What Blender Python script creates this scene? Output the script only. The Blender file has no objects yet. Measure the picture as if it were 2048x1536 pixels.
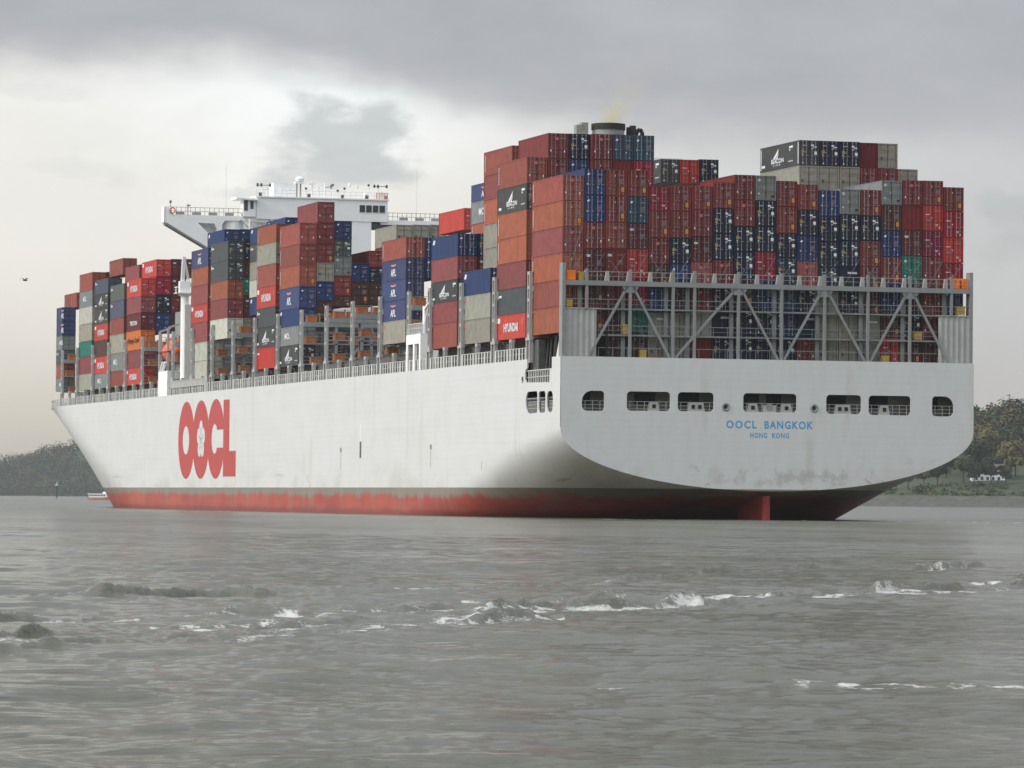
import bpy, bmesh, math, random
import numpy as np
from mathutils import Vector, Matrix
from mathutils.geometry import tessellate_polygon
random.seed(7)
rng = np.random.default_rng(11)
scene = bpy.context.scene
COL = scene.collection

# ------------------------------------------------------------------ camera
# the ship lies along +Y with its transom at Y=0 and its centreline at X=0; water at Z=0
AL = 0.27642
CA, SA = math.cos(AL), math.sin(AL)
EYE = Vector((-24.1 - 5.482*CA - 483.465*SA, 5.482*SA - 483.465*CA, 2.12))
R0 = Vector((CA, -SA, 0)); F0 = Vector((SA, CA, 0)); U0 = Vector((0, 0, 1))
yaw = 3.0/8878
R0c = R0*math.cos(yaw) - F0*math.sin(yaw); F0c = F0*math.cos(yaw) + R0*math.sin(yaw)
th = math.atan(229.6/8878); rho = 0.009
Fc = F0c*math.cos(th) + U0*math.sin(th); Uc = U0*math.cos(th) - F0c*math.sin(th)
Rr = R0c*math.cos(rho) + Uc*math.sin(rho); Ur = -R0c*math.sin(rho) + Uc*math.cos(rho)
cam = bpy.data.cameras.new('camera'); cam.sensor_width = 36; cam.lens = 8878/2048*36
cam.clip_start = 1; cam.clip_end = 60000
camo = bpy.data.objects.new('camera', cam); COL.objects.link(camo)
camo.matrix_world = Matrix(((Rr.x, Ur.x, -Fc.x, EYE.x), (Rr.y, Ur.y, -Fc.y, EYE.y), (Rr.z, Ur.z, -Fc.z, EYE.z), (0, 0, 0, 1)))
scene.camera = camo
scene.render.resolution_x = 1024; scene.render.resolution_y = 768
scene.render.engine = 'CYCLES'
scene.view_settings.view_transform = 'Standard'; scene.view_settings.look = 'None'
scene.view_settings.gamma = 1; scene.view_settings.exposure = 0.0

# ------------------------------------------------------------------ world
SUN_DIR = Vector((-0.93, -0.10, 0.50)).normalized()      # towards the sun, behind thin cloud to port
w = bpy.data.worlds.new('World'); scene.world = w; w.use_nodes = True
nt = w.node_tree; N = nt.nodes; L = nt.links; N.clear()
def nd(t, **k):
    n = N.new(t)
    for a, b in k.items(): setattr(n, a, b)
    return n
def mth(op, a, b=None, c=None, clamp=False):
    n = N.new('ShaderNodeMath'); n.operation = op; n.use_clamp = clamp
    for i, v in enumerate((a, b, c)):
        if v is None: continue
        if isinstance(v, (int, float)): n.inputs[i].default_value = v
        else: L.new(v, n.inputs[i])
    return n.outputs[0]
def mixc(f, a, b):
    n = N.new('ShaderNodeMix'); n.data_type = 'RGBA'
    if isinstance(f, (int, float)): n.inputs[0].default_value = f
    else: L.new(f, n.inputs[0])
    for i, v in ((6, a), (7, b)):
        if isinstance(v, tuple): n.inputs[i].default_value = (*v, 1)
        else: L.new(v, n.inputs[i])
    return n.outputs[2]
out = nd('ShaderNodeOutputWorld'); bg = nd('ShaderNodeBackground')
sky = nd('ShaderNodeTexSky'); sky.sky_type = 'NISHITA'; sky.sun_disc = False
sky.sun_elevation = math.asin(SUN_DIR.z); sky.sun_rotation = math.atan2(SUN_DIR.x, SUN_DIR.y)
sky.air_density = 1.0; sky.dust_density = 3.0
tc = nd('ShaderNodeTexCoord')
def dotn(v):
    n = nd('ShaderNodeVectorMath', operation='DOT_PRODUCT'); L.new(tc.outputs['Generated'], n.inputs[0]); n.inputs[1].default_value = v
    return n.outputs['Value']
az = mth('ARCTAN2', dotn(tuple(R0)), dotn(tuple(F0)))        # compass bearing, zero along the river
el = mth('ARCSINE', dotn((0, 0, 1)))
# cloud coordinates: bearing and height, warped by noise
cmb = nd('ShaderNodeCombineXYZ'); L.new(az, cmb.inputs[0]); L.new(mth('MULTIPLY', el, 2.0), cmb.inputs[1])
def noise(scale, detail, rough, vec=None, dist=0.0):
    n = nd('ShaderNodeTexNoise'); n.inputs['Scale'].default_value = scale; n.inputs['Detail'].default_value = detail
    n.inputs['Roughness'].default_value = rough; n.inputs['Distortion'].default_value = dist
    L.new(vec or cmb.outputs[0], n.inputs['Vector']); return n.outputs['Fac']
n_big = noise(9, 5, 0.5); n_mid = noise(26, 6, 0.55); n_fin = noise(70, 6, 0.6)
wig = mth('MULTIPLY', mth('SUBTRACT', n_big, 0.5), 0.05)
wig2 = mth('MULTIPLY', mth('SUBTRACT', n_mid, 0.5), 0.03)
azw = mth('ADD', mth('ADD', az, wig), wig2)
elw = mth('ADD', mth('ADD', el, mth('MULTIPLY', wig, 0.5)), mth('MULTIPLY', wig2, 0.8))
def sstep(v, lo, hi):
    n = nd('ShaderNodeMapRange'); n.interpolation_type = 'SMOOTHSTEP'
    L.new(v, n.inputs[0]); n.inputs[1].default_value = lo; n.inputs[2].default_value = hi; return n.outputs[0]
def blob(ax, ez, sx, sy):
    dx = mth('DIVIDE', mth('SUBTRACT', azw, ax), sx); dy = mth('DIVIDE', mth('SUBTRACT', elw, ez), sy)
    r = mth('ADD', mth('MULTIPLY', dx, dx), mth('MULTIPLY', dy, dy))
    return mth('EXPONENT', mth('MULTIPLY', r, -1.0))
warm = (0.635, 0.575, 0.49); pale = (0.76, 0.785, 0.785); slate = (0.34, 0.345, 0.37); greyr = (0.475, 0.475, 0.505)
c = mixc(sstep(el, 0.0, 0.060), warm, (0.85, 0.82, 0.765))
c = mixc(sstep(az, -0.05, 0.10), c, mixc(sstep(el, 0.0, 0.05), (0.53, 0.50, 0.47), (0.55, 0.55, 0.56)))
c = mixc(mth('MULTIPLY', blob(-0.052, 0.087, 0.060, 0.013), 0.95), c, (0.95, 0.97, 0.97))
c = mixc(mth('MULTIPLY', blob(-0.10, 0.072, 0.03, 0.02), 0.6), c, (0.80, 0.79, 0.76))
c = mixc(mth('MULTIPLY', blob(0.055, 0.070, 0.05, 0.010), 0.45), c, (0.64, 0.65, 0.66))
# the grey sheet above, its lower edge sinking to the right
edge = mth('SUBTRACT', elw, mth('SUBTRACT', 0.0955, mth('MULTIPLY', sstep(az, -0.075, 0.06), 0.014)))
c = mixc(sstep(edge, -0.010, 0.010), c, mixc(mth('MULTIPLY', n_mid, 1.0), slate, greyr))
# darker cumulus in front of the bright gap: ragged clumps
def clump(parts, lo, hi, k):
    s_ = None
    for q_ in parts:
        v = blob(*q_); s_ = v if s_ is None else mth('ADD', s_, v)
    v = mth('ADD', s_, mth('MULTIPLY', mth('SUBTRACT', n_fin, 0.5), 2.2)); return mth('MULTIPLY', sstep(v, lo, hi), mth('MULTIPLY', sstep(s_, 0.05, 0.5), k))
c = mixc(clump([(-0.050, 0.0835, 0.008, 0.006), (-0.0335, 0.082, 0.009, 0.0065), (-0.041, 0.076, 0.017, 0.0055), (-0.030, 0.0745, 0.010, 0.005)], 0.25, 1.35, 0.85), c, mixc(n_fin, (0.42, 0.445, 0.46), (0.60, 0.625, 0.635)))
c = mixc(clump([(-0.034, 0.073, 0.012, 0.006), (-0.055, 0.072, 0.016, 0.004)], 0.45, 1.1, 0.55), c, (0.58, 0.595, 0.60))
c = mixc(clump([(0.112, 0.058, 0.012, 0.007), (0.104, 0.063, 0.007, 0.003)], 0.35, 1.3, 0.6), c, (0.45, 0.465, 0.475))
c = mixc(clump([(-0.098, 0.071, 0.02, 0.004), (-0.115, 0.088, 0.02, 0.004)], 0.4, 1.1, 0.35), c, (0.66, 0.66, 0.65))
mott = mth('ADD', 0.94, mth('MULTIPLY', n_mid, 0.12))
gr = nd('ShaderNodeVectorMath', operation='SCALE'); L.new(c, gr.inputs[0]); L.new(mott, gr.inputs['Scale'])
# overcast vault: brighter towards the zenith and towards the hidden sun
sund = dotn(tuple(SUN_DIR))
high = sstep(el, 0.12, 0.6)
vaultk = mth('ADD', 0.74, mth('MULTIPLY', sstep(sund, -0.1, 1.0), 1.10))
vault = nd('ShaderNodeVectorMath', operation='SCALE'); vault.inputs[0].default_value = (0.93, 0.97, 1.0); L.new(vaultk, vault.inputs['Scale'])
cloudc = mixc(high, gr.outputs[0], vault.outputs[0])
skys = nd('ShaderNodeVectorMath', operation='SCALE'); L.new(sky.outputs[0], skys.inputs[0]); skys.inputs['Scale'].default_value = 0.02
addv = nd('ShaderNodeVectorMath', operation='ADD'); L.new(cloudc, addv.inputs[0]); L.new(skys.outputs[0], addv.inputs[1])
L.new(addv.outputs[0], bg.inputs[0]); bg.inputs[1].default_value = 1.0
L.new(bg.outputs[0], out.inputs[0])

# ------------------------------------------------------------------ sun (veiled)
sun = bpy.data.lights.new('sun', 'SUN'); sun.energy = 1.75; sun.angle = math.radians(14); sun.color = (1.0, 0.965, 0.92)
suno = bpy.data.objects.new('sun', sun); COL.objects.link(suno)
suno.rotation_euler = SUN_DIR.to_track_quat('Z', 'Y').to_euler()

# ------------------------------------------------------------------ helpers
def mat(name, rgb, rough=0.6, metal=0.0, var=0.12, scale=1.5, bump=0.0, spec=0.4, objcol=False):
    m = bpy.data.materials.new(name); m.use_nodes = True
    n = m.node_tree.nodes; l = m.node_tree.links; b = n['Principled BSDF']
    b.inputs['Roughness'].default_value = rough; b.inputs['Metallic'].default_value = metal
    b.inputs['Specular IOR Level'].default_value = spec
    t = n.new('ShaderNodeTexCoord'); no = n.new('ShaderNodeTexNoise'); no.inputs['Scale'].default_value = scale
    no.inputs['Detail'].default_value = 5; no.inputs['Roughness'].default_value = 0.65
    l.new(t.outputs['Object'], no.inputs['Vector'])
    mr = n.new('ShaderNodeMapRange'); mr.inputs[1].default_value = 0.3; mr.inputs[2].default_value = 0.7
    mr.inputs[3].default_value = 1 - var; mr.inputs[4].default_value = 1 + var; l.new(no.outputs['Fac'], mr.inputs[0])
    mx = n.new('ShaderNodeVectorMath'); mx.operation = 'SCALE'
    if objcol:
        oi = n.new('ShaderNodeObjectInfo'); l.new(oi.outputs['Color'], mx.inputs[0])
    else: mx.inputs[0].default_value = rgb
    l.new(mr.outputs[0], mx.inputs['Scale']); l.new(mx.outputs[0], b.inputs['Base Color'])
    if objcol:        # faded and streaked steel: each box gets its own pattern
        ad = n.new('ShaderNodeVectorMath'); ad.operation = 'ADD'; l.new(t.outputs['Object'], ad.inputs[0]); l.new(oi.outputs['Location'], ad.inputs[1]); l.new(ad.outputs[0], no.inputs['Vector'])
        mp = n.new('ShaderNodeMapping'); mp.inputs['Scale'].default_value = (3.0, 2.2, .25); l.new(ad.outputs[0], mp.inputs[0])
        n2 = n.new('ShaderNodeTexNoise'); n2.inputs['Scale'].default_value = 1.0; n2.inputs['Detail'].default_value = 4; l.new(mp.outputs[0], n2.inputs['Vector'])
        m2 = n.new('ShaderNodeMapRange'); m2.inputs[1].default_value = .58; m2.inputs[2].default_value = .78; m2.inputs[3].default_value = 0; m2.inputs[4].default_value = .55; l.new(n2.outputs['Fac'], m2.inputs[0])
        ru = n.new('ShaderNodeMix'); ru.data_type = 'RGBA'; l.new(m2.outputs[0], ru.inputs[0]); l.new(mx.outputs[0], ru.inputs[6]); ru.inputs[7].default_value = (.11, .06, .045, 1); l.new(ru.outputs[2], b.inputs['Base Color'])
    if bump:
        bp = n.new('ShaderNodeBump'); bp.inputs['Strength'].default_value = bump; l.new(no.outputs['Fac'], bp.inputs['Height'])
        l.new(bp.outputs[0], b.inputs['Normal'])
    return m
M = {}
M['paint'] = mat('container_paint', (1, 1, 1), 0.55, var=0.18, scale=0.8, spec=0.3, objcol=True)
M['white'] = mat('white_paint', (0.90, 0.91, 0.91), 0.45, var=0.05, scale=0.4)
M['offwhite'] = mat('off_white_paint', (0.62, 0.62, 0.59), 0.5, var=0.10, scale=0.6)
M['grey'] = mat('grey_paint', (0.25, 0.26, 0.26), 0.55, var=0.12, scale=0.8)
M['lgrey'] = mat('light_grey_paint', (0.39, 0.395, 0.38), 0.5, var=0.12, scale=0.9)
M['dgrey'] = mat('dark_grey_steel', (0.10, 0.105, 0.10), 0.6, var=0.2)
M['deck'] = mat('deck_paint', (0.14, 0.145, 0.13), 0.7, var=0.2)
M['inner'] = mat('olive_grey_bulkhead', (0.26, 0.26, 0.22), 0.7, var=0.15)
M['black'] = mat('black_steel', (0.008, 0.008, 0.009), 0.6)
M['soot'] = mat('sooty_steel', (0.025, 0.022, 0.015), 0.75, var=0.3)
M['rod'] = mat('galvanised_steel', (0.33, 0.33, 0.35), 0.45, metal=0.2)
M['seal'] = mat('rubber_seal', (0.02, 0.018, 0.018), 0.8)
M['mark'] = mat('white_marking', (0.72, 0.74, 0.76), 0.5, var=0.05)
M['markdim'] = mat('faded_marking', (0.25, 0.22, 0.235), 0.6, var=0.2)
M['pink'] = mat('red_badge', (0.48, 0.13, 0.13), 0.6)
M['osq'] = mat('orange_square', (0.62, 0.26, 0.04), 0.55, var=0.2)
M['tansq'] = mat('tan_plate', (0.34, 0.25, 0.13), 0.6, var=0.2)
M['redmark'] = mat('faded_red_marking', (0.60, 0.28, 0.23), 0.6)
M['blackmark'] = mat('black_marking', (0.05, 0.02, 0.015), 0.6)
M['orange'] = mat('orange_gear', (0.42, 0.14, 0.05), 0.6, var=0.35, scale=2.5)
M['orangebright'] = mat('bright_orange', (0.95, 0.24, 0.01), 0.5, var=0.1)
M['yellow'] = mat('yellow_gear', (0.50, 0.34, 0.08), 0.6, var=0.15)
M['red'] = mat('red_paint', (0.24, 0.03, 0.027), 0.55, var=0.1)
M['logo'] = mat('logo_red', (0.46, 0.065, 0.06), 0.5, var=0.05, scale=0.25)
M['logob'] = mat('logo_slate', (0.30, 0.30, 0.33), 0.5)
M['blue'] = mat('pale_blue_lettering', (0.08, 0.33, 0.62), 0.5, var=0.1, scale=3)
M['glass'] = mat('dark_window', (0.02, 0.035, 0.035), 0.12, spec=0.6)
M['boatred'] = mat('lifeboat_orange', (0.70, 0.13, 0.06), 0.4)

def tag(o, label=None, cat=None, group=None, kind=None):
    if label: o['label'] = label
    if cat: o['category'] = cat
    if group: o['group'] = group
    if kind: o['kind'] = kind
    return o
def link(name, me, parent=None, mats=None):
    if mats is not None:
        for m in mats: me.materials.append(M[m] if isinstance(m, str) else m)
    o = bpy.data.objects.new(name, me); COL.objects.link(o)
    if parent: o.parent = parent
    return o
def empty(name, loc=(0, 0, 0)):
    o = bpy.data.objects.new(name, None); o.location = loc; o.empty_display_size = 0.5; COL.objects.link(o); return o
class MB:
    def __init__(s): s.v = []; s.f = []; s.m = []
    def add(s, vs, fs, m=0):
        k = len(s.v); s.v += [tuple(p) for p in vs]; s.f += [tuple(i+k for i in f) for f in fs]; s.m += [m]*len(fs); return s
    def box(s, x0, x1, y0, y1, z0, z1, m=0):
        v = [(x0,y0,z0),(x1,y0,z0),(x1,y1,z0),(x0,y1,z0),(x0,y0,z1),(x1,y0,z1),(x1,y1,z1),(x0,y1,z1)]
        return s.add(v, [(0,3,2,1),(4,5,6,7),(0,1,5,4),(1,2,6,5),(2,3,7,6),(3,0,4,7)], m)
    def bar(s, p, q, w, h=None, m=0):
        p = Vector(p); q = Vector(q); d = (q-p).normalized(); h = h or w
        a = Vector((0, 1, 0)) if abs(d.y) < 0.8 else Vector((1, 0, 0))
        b = d.cross(a).normalized(); a = b.cross(d).normalized(); vs = []
        for c_ in (p, q):
            for i, j in ((-1,-1),(1,-1),(1,1),(-1,1)): vs.append(c_ + b*(i*w/2) + a*(j*h/2))
        return s.add(vs, [(0,3,2,1),(4,5,6,7),(0,1,5,4),(1,2,6,5),(2,3,7,6),(3,0,4,7)], m)
    def cyl(s, p, q, r, n=12, r2=None, m=0, caps=True):
        p = Vector(p); q = Vector(q); d = (q-p).normalized(); r2 = r if r2 is None else r2
        a = Vector((0, 0, 1)) if abs(d.z) < 0.8 else Vector((1, 0, 0))
        b = d.cross(a).normalized(); a = b.cross(d)
        vs = [p + b*(r*math.cos(t)) + a*(r*math.sin(t)) for t in [2*math.pi*i/n for i in range(n)]]
        vs += [q + b*(r2*math.cos(t)) + a*(r2*math.sin(t)) for t in [2*math.pi*i/n for i in range(n)]]
        fs = [(i, (i+1) % n, n+(i+1) % n, n+i) for i in range(n)]
        if caps: fs += [tuple(range(n-1, -1, -1)), tuple(range(n, 2*n))]
        return s.add(vs, fs, m)
    def ell(s, c, rx, ry, rz, nu=14, nv=8, m=0):
        vs = []; fs = []
        for j in range(nv+1):
            ph = math.pi*j/nv
            for i in range(nu):
                t = 2*math.pi*i/nu
                vs.append((c[0]+rx*math.sin(ph)*math.cos(t), c[1]+ry*math.sin(ph)*math.sin(t), c[2]+rz*math.cos(ph)))
        for j in range(nv):
            for i in range(nu): fs.append((j*nu+i, (j+1)*nu+i, (j+1)*nu+(i+1) % nu, j*nu+(i+1) % nu))
        return s.add(vs, fs, m)
    def panel(s, loops, to3, depth=None, m=0):
        # flat plate with holes; loops = [outer, hole, ...] of 2D points, to3 maps (a, b, d) to space (d = depth inwards)
        tri = tessellate_polygon([[Vector((a, b, 0)) for a, b in lp] for lp in loops])
        flat = [pt for lp in loops for pt in lp]
        vs = [to3(a, b, 0) for a, b in flat]; fs = []
        for t in tri:
            (ax, ay), (bx, by), (cx, cy) = [flat[i] for i in t]
            fs.append(tuple(t) if (bx-ax)*(cy-ay)-(by-ay)*(cx-ax) > 0 else (t[0], t[2], t[1]))
        s.add(vs, fs, m)
        if depth:
            for lp in loops:
                n = len(lp); v2 = [to3(a, b, 0) for a, b in lp] + [to3(a, b, depth) for a, b in lp]
                s.add(v2, [(i, (i+1) % n, n+(i+1) % n, n+i) for i in range(n)], m)
        return s
    def mesh(s, name, smooth=False):
        me = bpy.data.meshes.new(name); me.from_pydata(s.v, [], s.f); me.polygons.foreach_set('material_index', s.m)
        if smooth: me.polygons.foreach_set('use_smooth', [True]*len(s.f))
        me.update(); return me
    def build(s, name, mats, parent=None, smooth=False):
        if isinstance(mats, str): mats = [mats]
        return link(name, s.mesh(name, smooth), parent, mats)
def rrect(x0, x1, z0, z1, r=0.4, rs=None, n=5):
    rs = rs or (r, r, r, r); P = []
    for (cx, cz, a0, k) in ((x0, z0, 180, rs[0]), (x1, z0, 270, rs[1]), (x1, z1, 0, rs[2]), (x0, z1, 90, rs[3])):
        ccx = cx + k if cx == x0 else cx - k; ccz = cz + k if cz == z0 else cz - k
        for i in range(n+1):
            t = math.radians(a0 + 90*i/n); P.append((ccx + k*math.cos(t), ccz + k*math.sin(t)))
    return P
def ellipse(cx, cz, rx, rz, n=40): return [(cx+rx*math.cos(2*math.pi*i/n), cz+rz*math.sin(2*math.pi*i/n)) for i in range(n)]
_tc = {}
def textpts(body, spacing=1.0):
    if (body, spacing) in _tc: return _tc[(body, spacing)]
    cu = bpy.data.curves.new('t', 'FONT'); cu.body = body; cu.space_character = spacing; cu.resolution_u = 3
    cu.offset = 0.030
    o = bpy.data.objects.new('t', cu); COL.objects.link(o)
    dg = bpy.context.evaluated_depsgraph_get(); me = bpy.data.meshes.new_from_object(o.evaluated_get(dg))
    v = [(p.co.x, p.co.y) for p in me.vertices]; f = [tuple(p.vertices) for p in me.polygons]
    COL.objects.unlink(o); bpy.data.objects.remove(o); bpy.data.curves.remove(cu); bpy.data.meshes.remove(me)
    x0 = min(p[0] for p in v); x1 = max(p[0] for p in v); y0 = min(p[1] for p in v); y1 = max(p[1] for p in v)
    v = [((p[0]-x0)/(x1-x0), (p[1]-y0)/(y1-y0)) for p in v]
    _tc[(body, spacing)] = (v, f); return v, f
def addtext(mb, body, a0, b0, wd, ht, to3, m=0, spacing=1.0):
    v, f = textpts(body, spacing); mb.add([to3(a0+p[0]*wd, b0+p[1]*ht, 0) for p in v], f, m)
HAZE = 0.6e-4

# ================================================================== SHIP
DZ = 17.73
ship = empty('container_ship', (0, 0, 0))
tag(ship, 'huge white container ship with red underbody sailing away up the river, seen from its stern', 'container ship')
def lerp(x, xs, ys): return float(np.interp(x, xs, ys))
def half(Y, z):
    zb = 3.2 - 0.207*Y; zt = lerp(Y, [0, 15, 30, 40, 50, 72], [9.9, 8.3, 5.5, 3.6, 2.3, 0.0])
    b = 24.1
    if Y < 72:
        h = (z - zb)/(zt - zb)
        b *= 0.0 if h <= 0 else (1.0 if h >= 1 else math.sqrt(max(0, 1-(1-h)**2)))
    zc = max(z, 0); Y1 = 230 + 4.8*zc; Ye = 352 + 0.8*zc
    if Y > Y1:
        t = min(1, (Y-Y1)/(Ye-Y1)); b *= max(0, 1 - t**2.0)
    return b
Ys = [0, 0.8, 1.6, 2.4] + [16.4] + list(np.arange(19, 80, 3)) + list(np.arange(84, 228, 12)) + list(np.arange(228, 367, 3)) + [366.2]
Ys = [0, 0.8, 1.6, 2.4, 4.5, 7, 9.5, 12, 14, 16.4] + Ys[5:]
def zlevels(Y):
    zl = max(3.2 - 0.207*Y, -6)
    lo = [zl + (11.0-zl)*(i/26)**1.7 for i in range(27)]
    return lo + [13.0, 15.4, DZ]
mb = MB(); ncol = len(zlevels(0))
for side in (-1, 1):
    k0 = len(mb.v)
    for Y in Ys:
        for z in zlevels(Y): mb.v.append((side*half(Y, z), Y, z))
    for i in range(len(Ys)-1):
        for j in range(ncol-1):
            if side == -1 and 2.3 < Ys[i] < 16 and j >= 26: continue      # opening panel goes here
            a = k0+i*ncol+j; b = a+ncol
            mb.f.append((a, b, b+1, a+1) if side == 1 else (a, a+1, b+1, b)); mb.m.append(0)
def hull_material():
    m = bpy.data.materials.new('hull_paint'); m.use_nodes = True
    n = m.node_tree.nodes; l = m.node_tree.links; b = n['Principled BSDF']
    b.inputs['Roughness'].default_value = 0.42; b.inputs['Specular IOR Level'].default_value = 0.4
    t = n.new('ShaderNodeTexCoord'); sp = n.new('ShaderNodeSeparateXYZ'); l.new(t.outputs['Object'], sp.inputs[0])
    def no(scale, det, vs=(1, 1, 1), ro=0.6):
        mp = n.new('ShaderNodeMapping'); mp.inputs['Scale'].default_value = vs; l.new(t.outputs['Object'], mp.inputs[0])
        x = n.new('ShaderNodeTexNoise'); x.inputs['Scale'].default_value = scale; x.inputs['Detail'].default_value = det; x.inputs['Roughness'].default_value = ro
        l.new(mp.outputs[0], x.inputs['Vector']); return x.outputs['Fac']
    def mt(op, a, b_=None, cl=False):
        x = n.new('ShaderNodeMath'); x.operation = op; x.use_clamp = cl
        for i, v in enumerate((a, b_)):
            if v is None: continue
            if isinstance(v, (int, float)): x.inputs[i].default_value = v
            else: l.new(v, x.inputs[i])
        return x.outputs[0]
    def ss(v, lo, hi):
        x = n.new('ShaderNodeMapRange'); x.interpolation_type = 'SMOOTHSTEP'; l.new(v, x.inputs[0]); x.inputs[1].default_value = lo; x.inputs[2].default_value = hi; return x.outputs[0]
    def mix(f, a, c_):
        x = n.new('ShaderNodeMix'); x.data_type = 'RGBA'
        if isinstance(f, (int, float)): x.inputs[0].default_value = f
        else: l.new(f, x.inputs[0])
        for i, v in ((6, a), (7, c_)):
            if isinstance(v, tuple): x.inputs[i].default_value = (*v, 1)
            else: l.new(v, x.inputs[i])
        return x.outputs[2]
    z = sp.outputs[2]
    def wvf(sc):
        x = n.new('ShaderNodeTexWave'); x.wave_type = 'BANDS'; x.bands_direction = 'Z'; x.inputs['Scale'].default_value = sc; x.inputs['Distortion'].default_value = .4; l.new(t.outputs['Object'], x.inputs[0]); return x.outputs['Fac']
    nl = no(0.12, 5, (1, 0.5, 1)); ns = no(0.9, 6, (1, 0.25, 0.35)); nst = no(0.35, 5, (1, 1, 0.12)); nh = no(0.5, 5, (1, 0.05, 1.6))
    white = mix(ss(ns, 0.35, 0.75), (0.655, 0.665, 0.665), (0.62, 0.625, 0.615))
    white = mix(mt('MULTIPLY', ss(nh, 0.52, 0.75), 0.35), white, (0.55, 0.56, 0.55))
    # scuffs and rust low on the topsides
    low = mt('SUBTRACT', 1.0, ss(z, 3.0, 8.0))
    white = mix(mt('MULTIPLY', mt('MULTIPLY', low, ss(nl, 0.48, 0.62)), 0.4), white, (0.43, 0.43, 0.38))
    white = mix(mt('MULTIPLY', mt('MULTIPLY', low, ss(nh, 0.60, 0.70)), 0.6), white, (0.24, 0.215, 0.17))
    white = mix(mt('MULTIPLY', ss(nst, 0.58, 0.75), 0.30), white, (0.45, 0.42, 0.35))
    band = mix(nst, (0.17, 0.155, 0.125), (0.27, 0.24, 0.20))
    redc = mix(ss(nl, 0.35, 0.65), (0.43, 0.085, 0.05), (0.33, 0.045, 0.035))
    redc = mix(mt('MULTIPLY', ss(nst, 0.45, 0.7), 0.45), redc, (0.33, 0.15, 0.11))
    wet = mt('SUBTRACT', 1.0, ss(mt('ADD', z, mt('MULTIPLY', ns, -1.2)), -0.4, 0.5))
    redc = mix(mt('MULTIPLY', wet, 0.65), redc, (0.13, 0.025, 0.025))
    zz = mt('ADD', z, mt('MULTIPLY', mt('SUBTRACT', nst, 0.5), 1.6))
    zz = mt('ADD', zz, mt('MULTIPLY', mt('SUBTRACT', nl, 0.5), 1.2))
    seam = mt('POWER', wvf(.42), 16.0)
    white = mix(mt('MULTIPLY', seam, .10), white, (.45, .45, .43))
    ax = mt('ABSOLUTE', mt('SUBTRACT', sp.outputs[0], 3.0)); reg = mt('MULTIPLY', mt('MULTIPLY', mt('SUBTRACT', 1.0, ss(ax, 7.0, 12.0)), mt('SUBTRACT', 1.0, ss(sp.outputs[1], .3, .6))), mt('MULTIPLY', ss(z, 3.4, 4.2), mt('SUBTRACT', 1.0, ss(z, 5.2, 6.2))))
    white = mix(mt('MULTIPLY', mt('MULTIPLY', reg, ss(no(.55, 6), .46, .62)), .5), white, (.34, .35, .31))
    c_ = mix(ss(zz, 2.1, 2.9), redc, band)
    c_ = mix(ss(z, 3.39, 3.41), c_, white)
    l.new(c_, b.inputs['Base Color'])
    # plating: weld seams and faint hungry-horse dents
    wv = n.new('ShaderNodeTexWave'); wv.wave_type = 'BANDS'; wv.bands_direction = 'Z'; wv.wave_profile = 'SIN'; wv.inputs['Scale'].default_value = 0.11; wv.inputs['Distortion'].default_value = 1.5
    l.new(t.outputs['Object'], wv.inputs[0])
    br = n.new('ShaderNodeBump'); br.inputs['Strength'].default_value = 0.10; br.inputs['Distance'].default_value = 0.05
    l.new(mt('ADD', mt('MULTIPLY', mt('POWER', wv.outputs['Fac'], 14.0), .35), mt('MULTIPLY', no(0.28, 3, (1, 0.6, 1)), 1.2)), br.inputs['Height'])
    l.new(br.outputs[0], b.inputs['Normal'])
    return m
M['hull'] = hull_material()
hull = mb.build('hull', 'hull', ship, smooth=True)
# smooth shading but keep the two sides crisp at the stem: fine as is
# transom plate with its mooring openings
outl = []
zs = [3.2 + (9.9-3.2)*(i/22)**2 for i in range(23)] + [DZ]
outl = [(half(0, z), z) for z in zs] + [(-half(0, z), z) for z in reversed(zs[1:])]
OPEN = [(-21.69, -19.13, 11.80, 14.0, (0.6, 0.4, 0.4, 1.15)), (-16.55, -11.56, 11.88, 14.0, (.45,)*4), (-10.69, -6.53, 11.90, 14.0, (.45,)*4),
        (-3.11, 3.13, 11.93, 14.0, (.45,)*4), (6.6, 10.72, 11.86, 13.97, (.45,)*4), (11.6, 16.58, 11.80, 13.96, (.45,)*4), (19.14, 21.71, 11.75, 13.98, (0.4, 0.6, 1.15, 0.4))]
holes = [rrect(a, b, c0, d0, rs=r) for a, b, c0, d0, r in OPEN]
smallh = [ellipse(-5.14, 12.42, 0.36, 0.40, 16), ellipse(5.19, 12.45, 0.36, 0.40, 16)]
mb = MB(); mb.panel([outl]+holes+smallh, lambda a, b, d: (a, d, b), 0.16)
transom = mb.build('transom', 'hull', ship)
# port side plate with notch and openings
ol = [(2.4, 11.0), (16.4, 11.0), (16.4, DZ), (13.35, DZ), (13.35, 16.75), (13.9, 16.6), (14.15, 16.2), (14.15, 15.5), (13.8, 15.15), (3.55, 14.95), (3.55, DZ), (2.4, DZ)]
hp = [rrect(9.12, 13.73, 11.66, 14.1, rs=(.45, 1.1, 1.1, .45)), rrect(5.95, 8.62, 11.66, 14.05, rs=(.5,)*4), rrect(3.02, 5.36, 11.66, 14.0, rs=(.8,)*4), ellipse(15.2, 15.45, 0.42, 0.42, 16)]
mb = MB(); mb.panel([ol]+hp, lambda a, b, d: (-24.1+d, a, b), 0.16); mb.build('side_plate', 'hull', ship)
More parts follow.
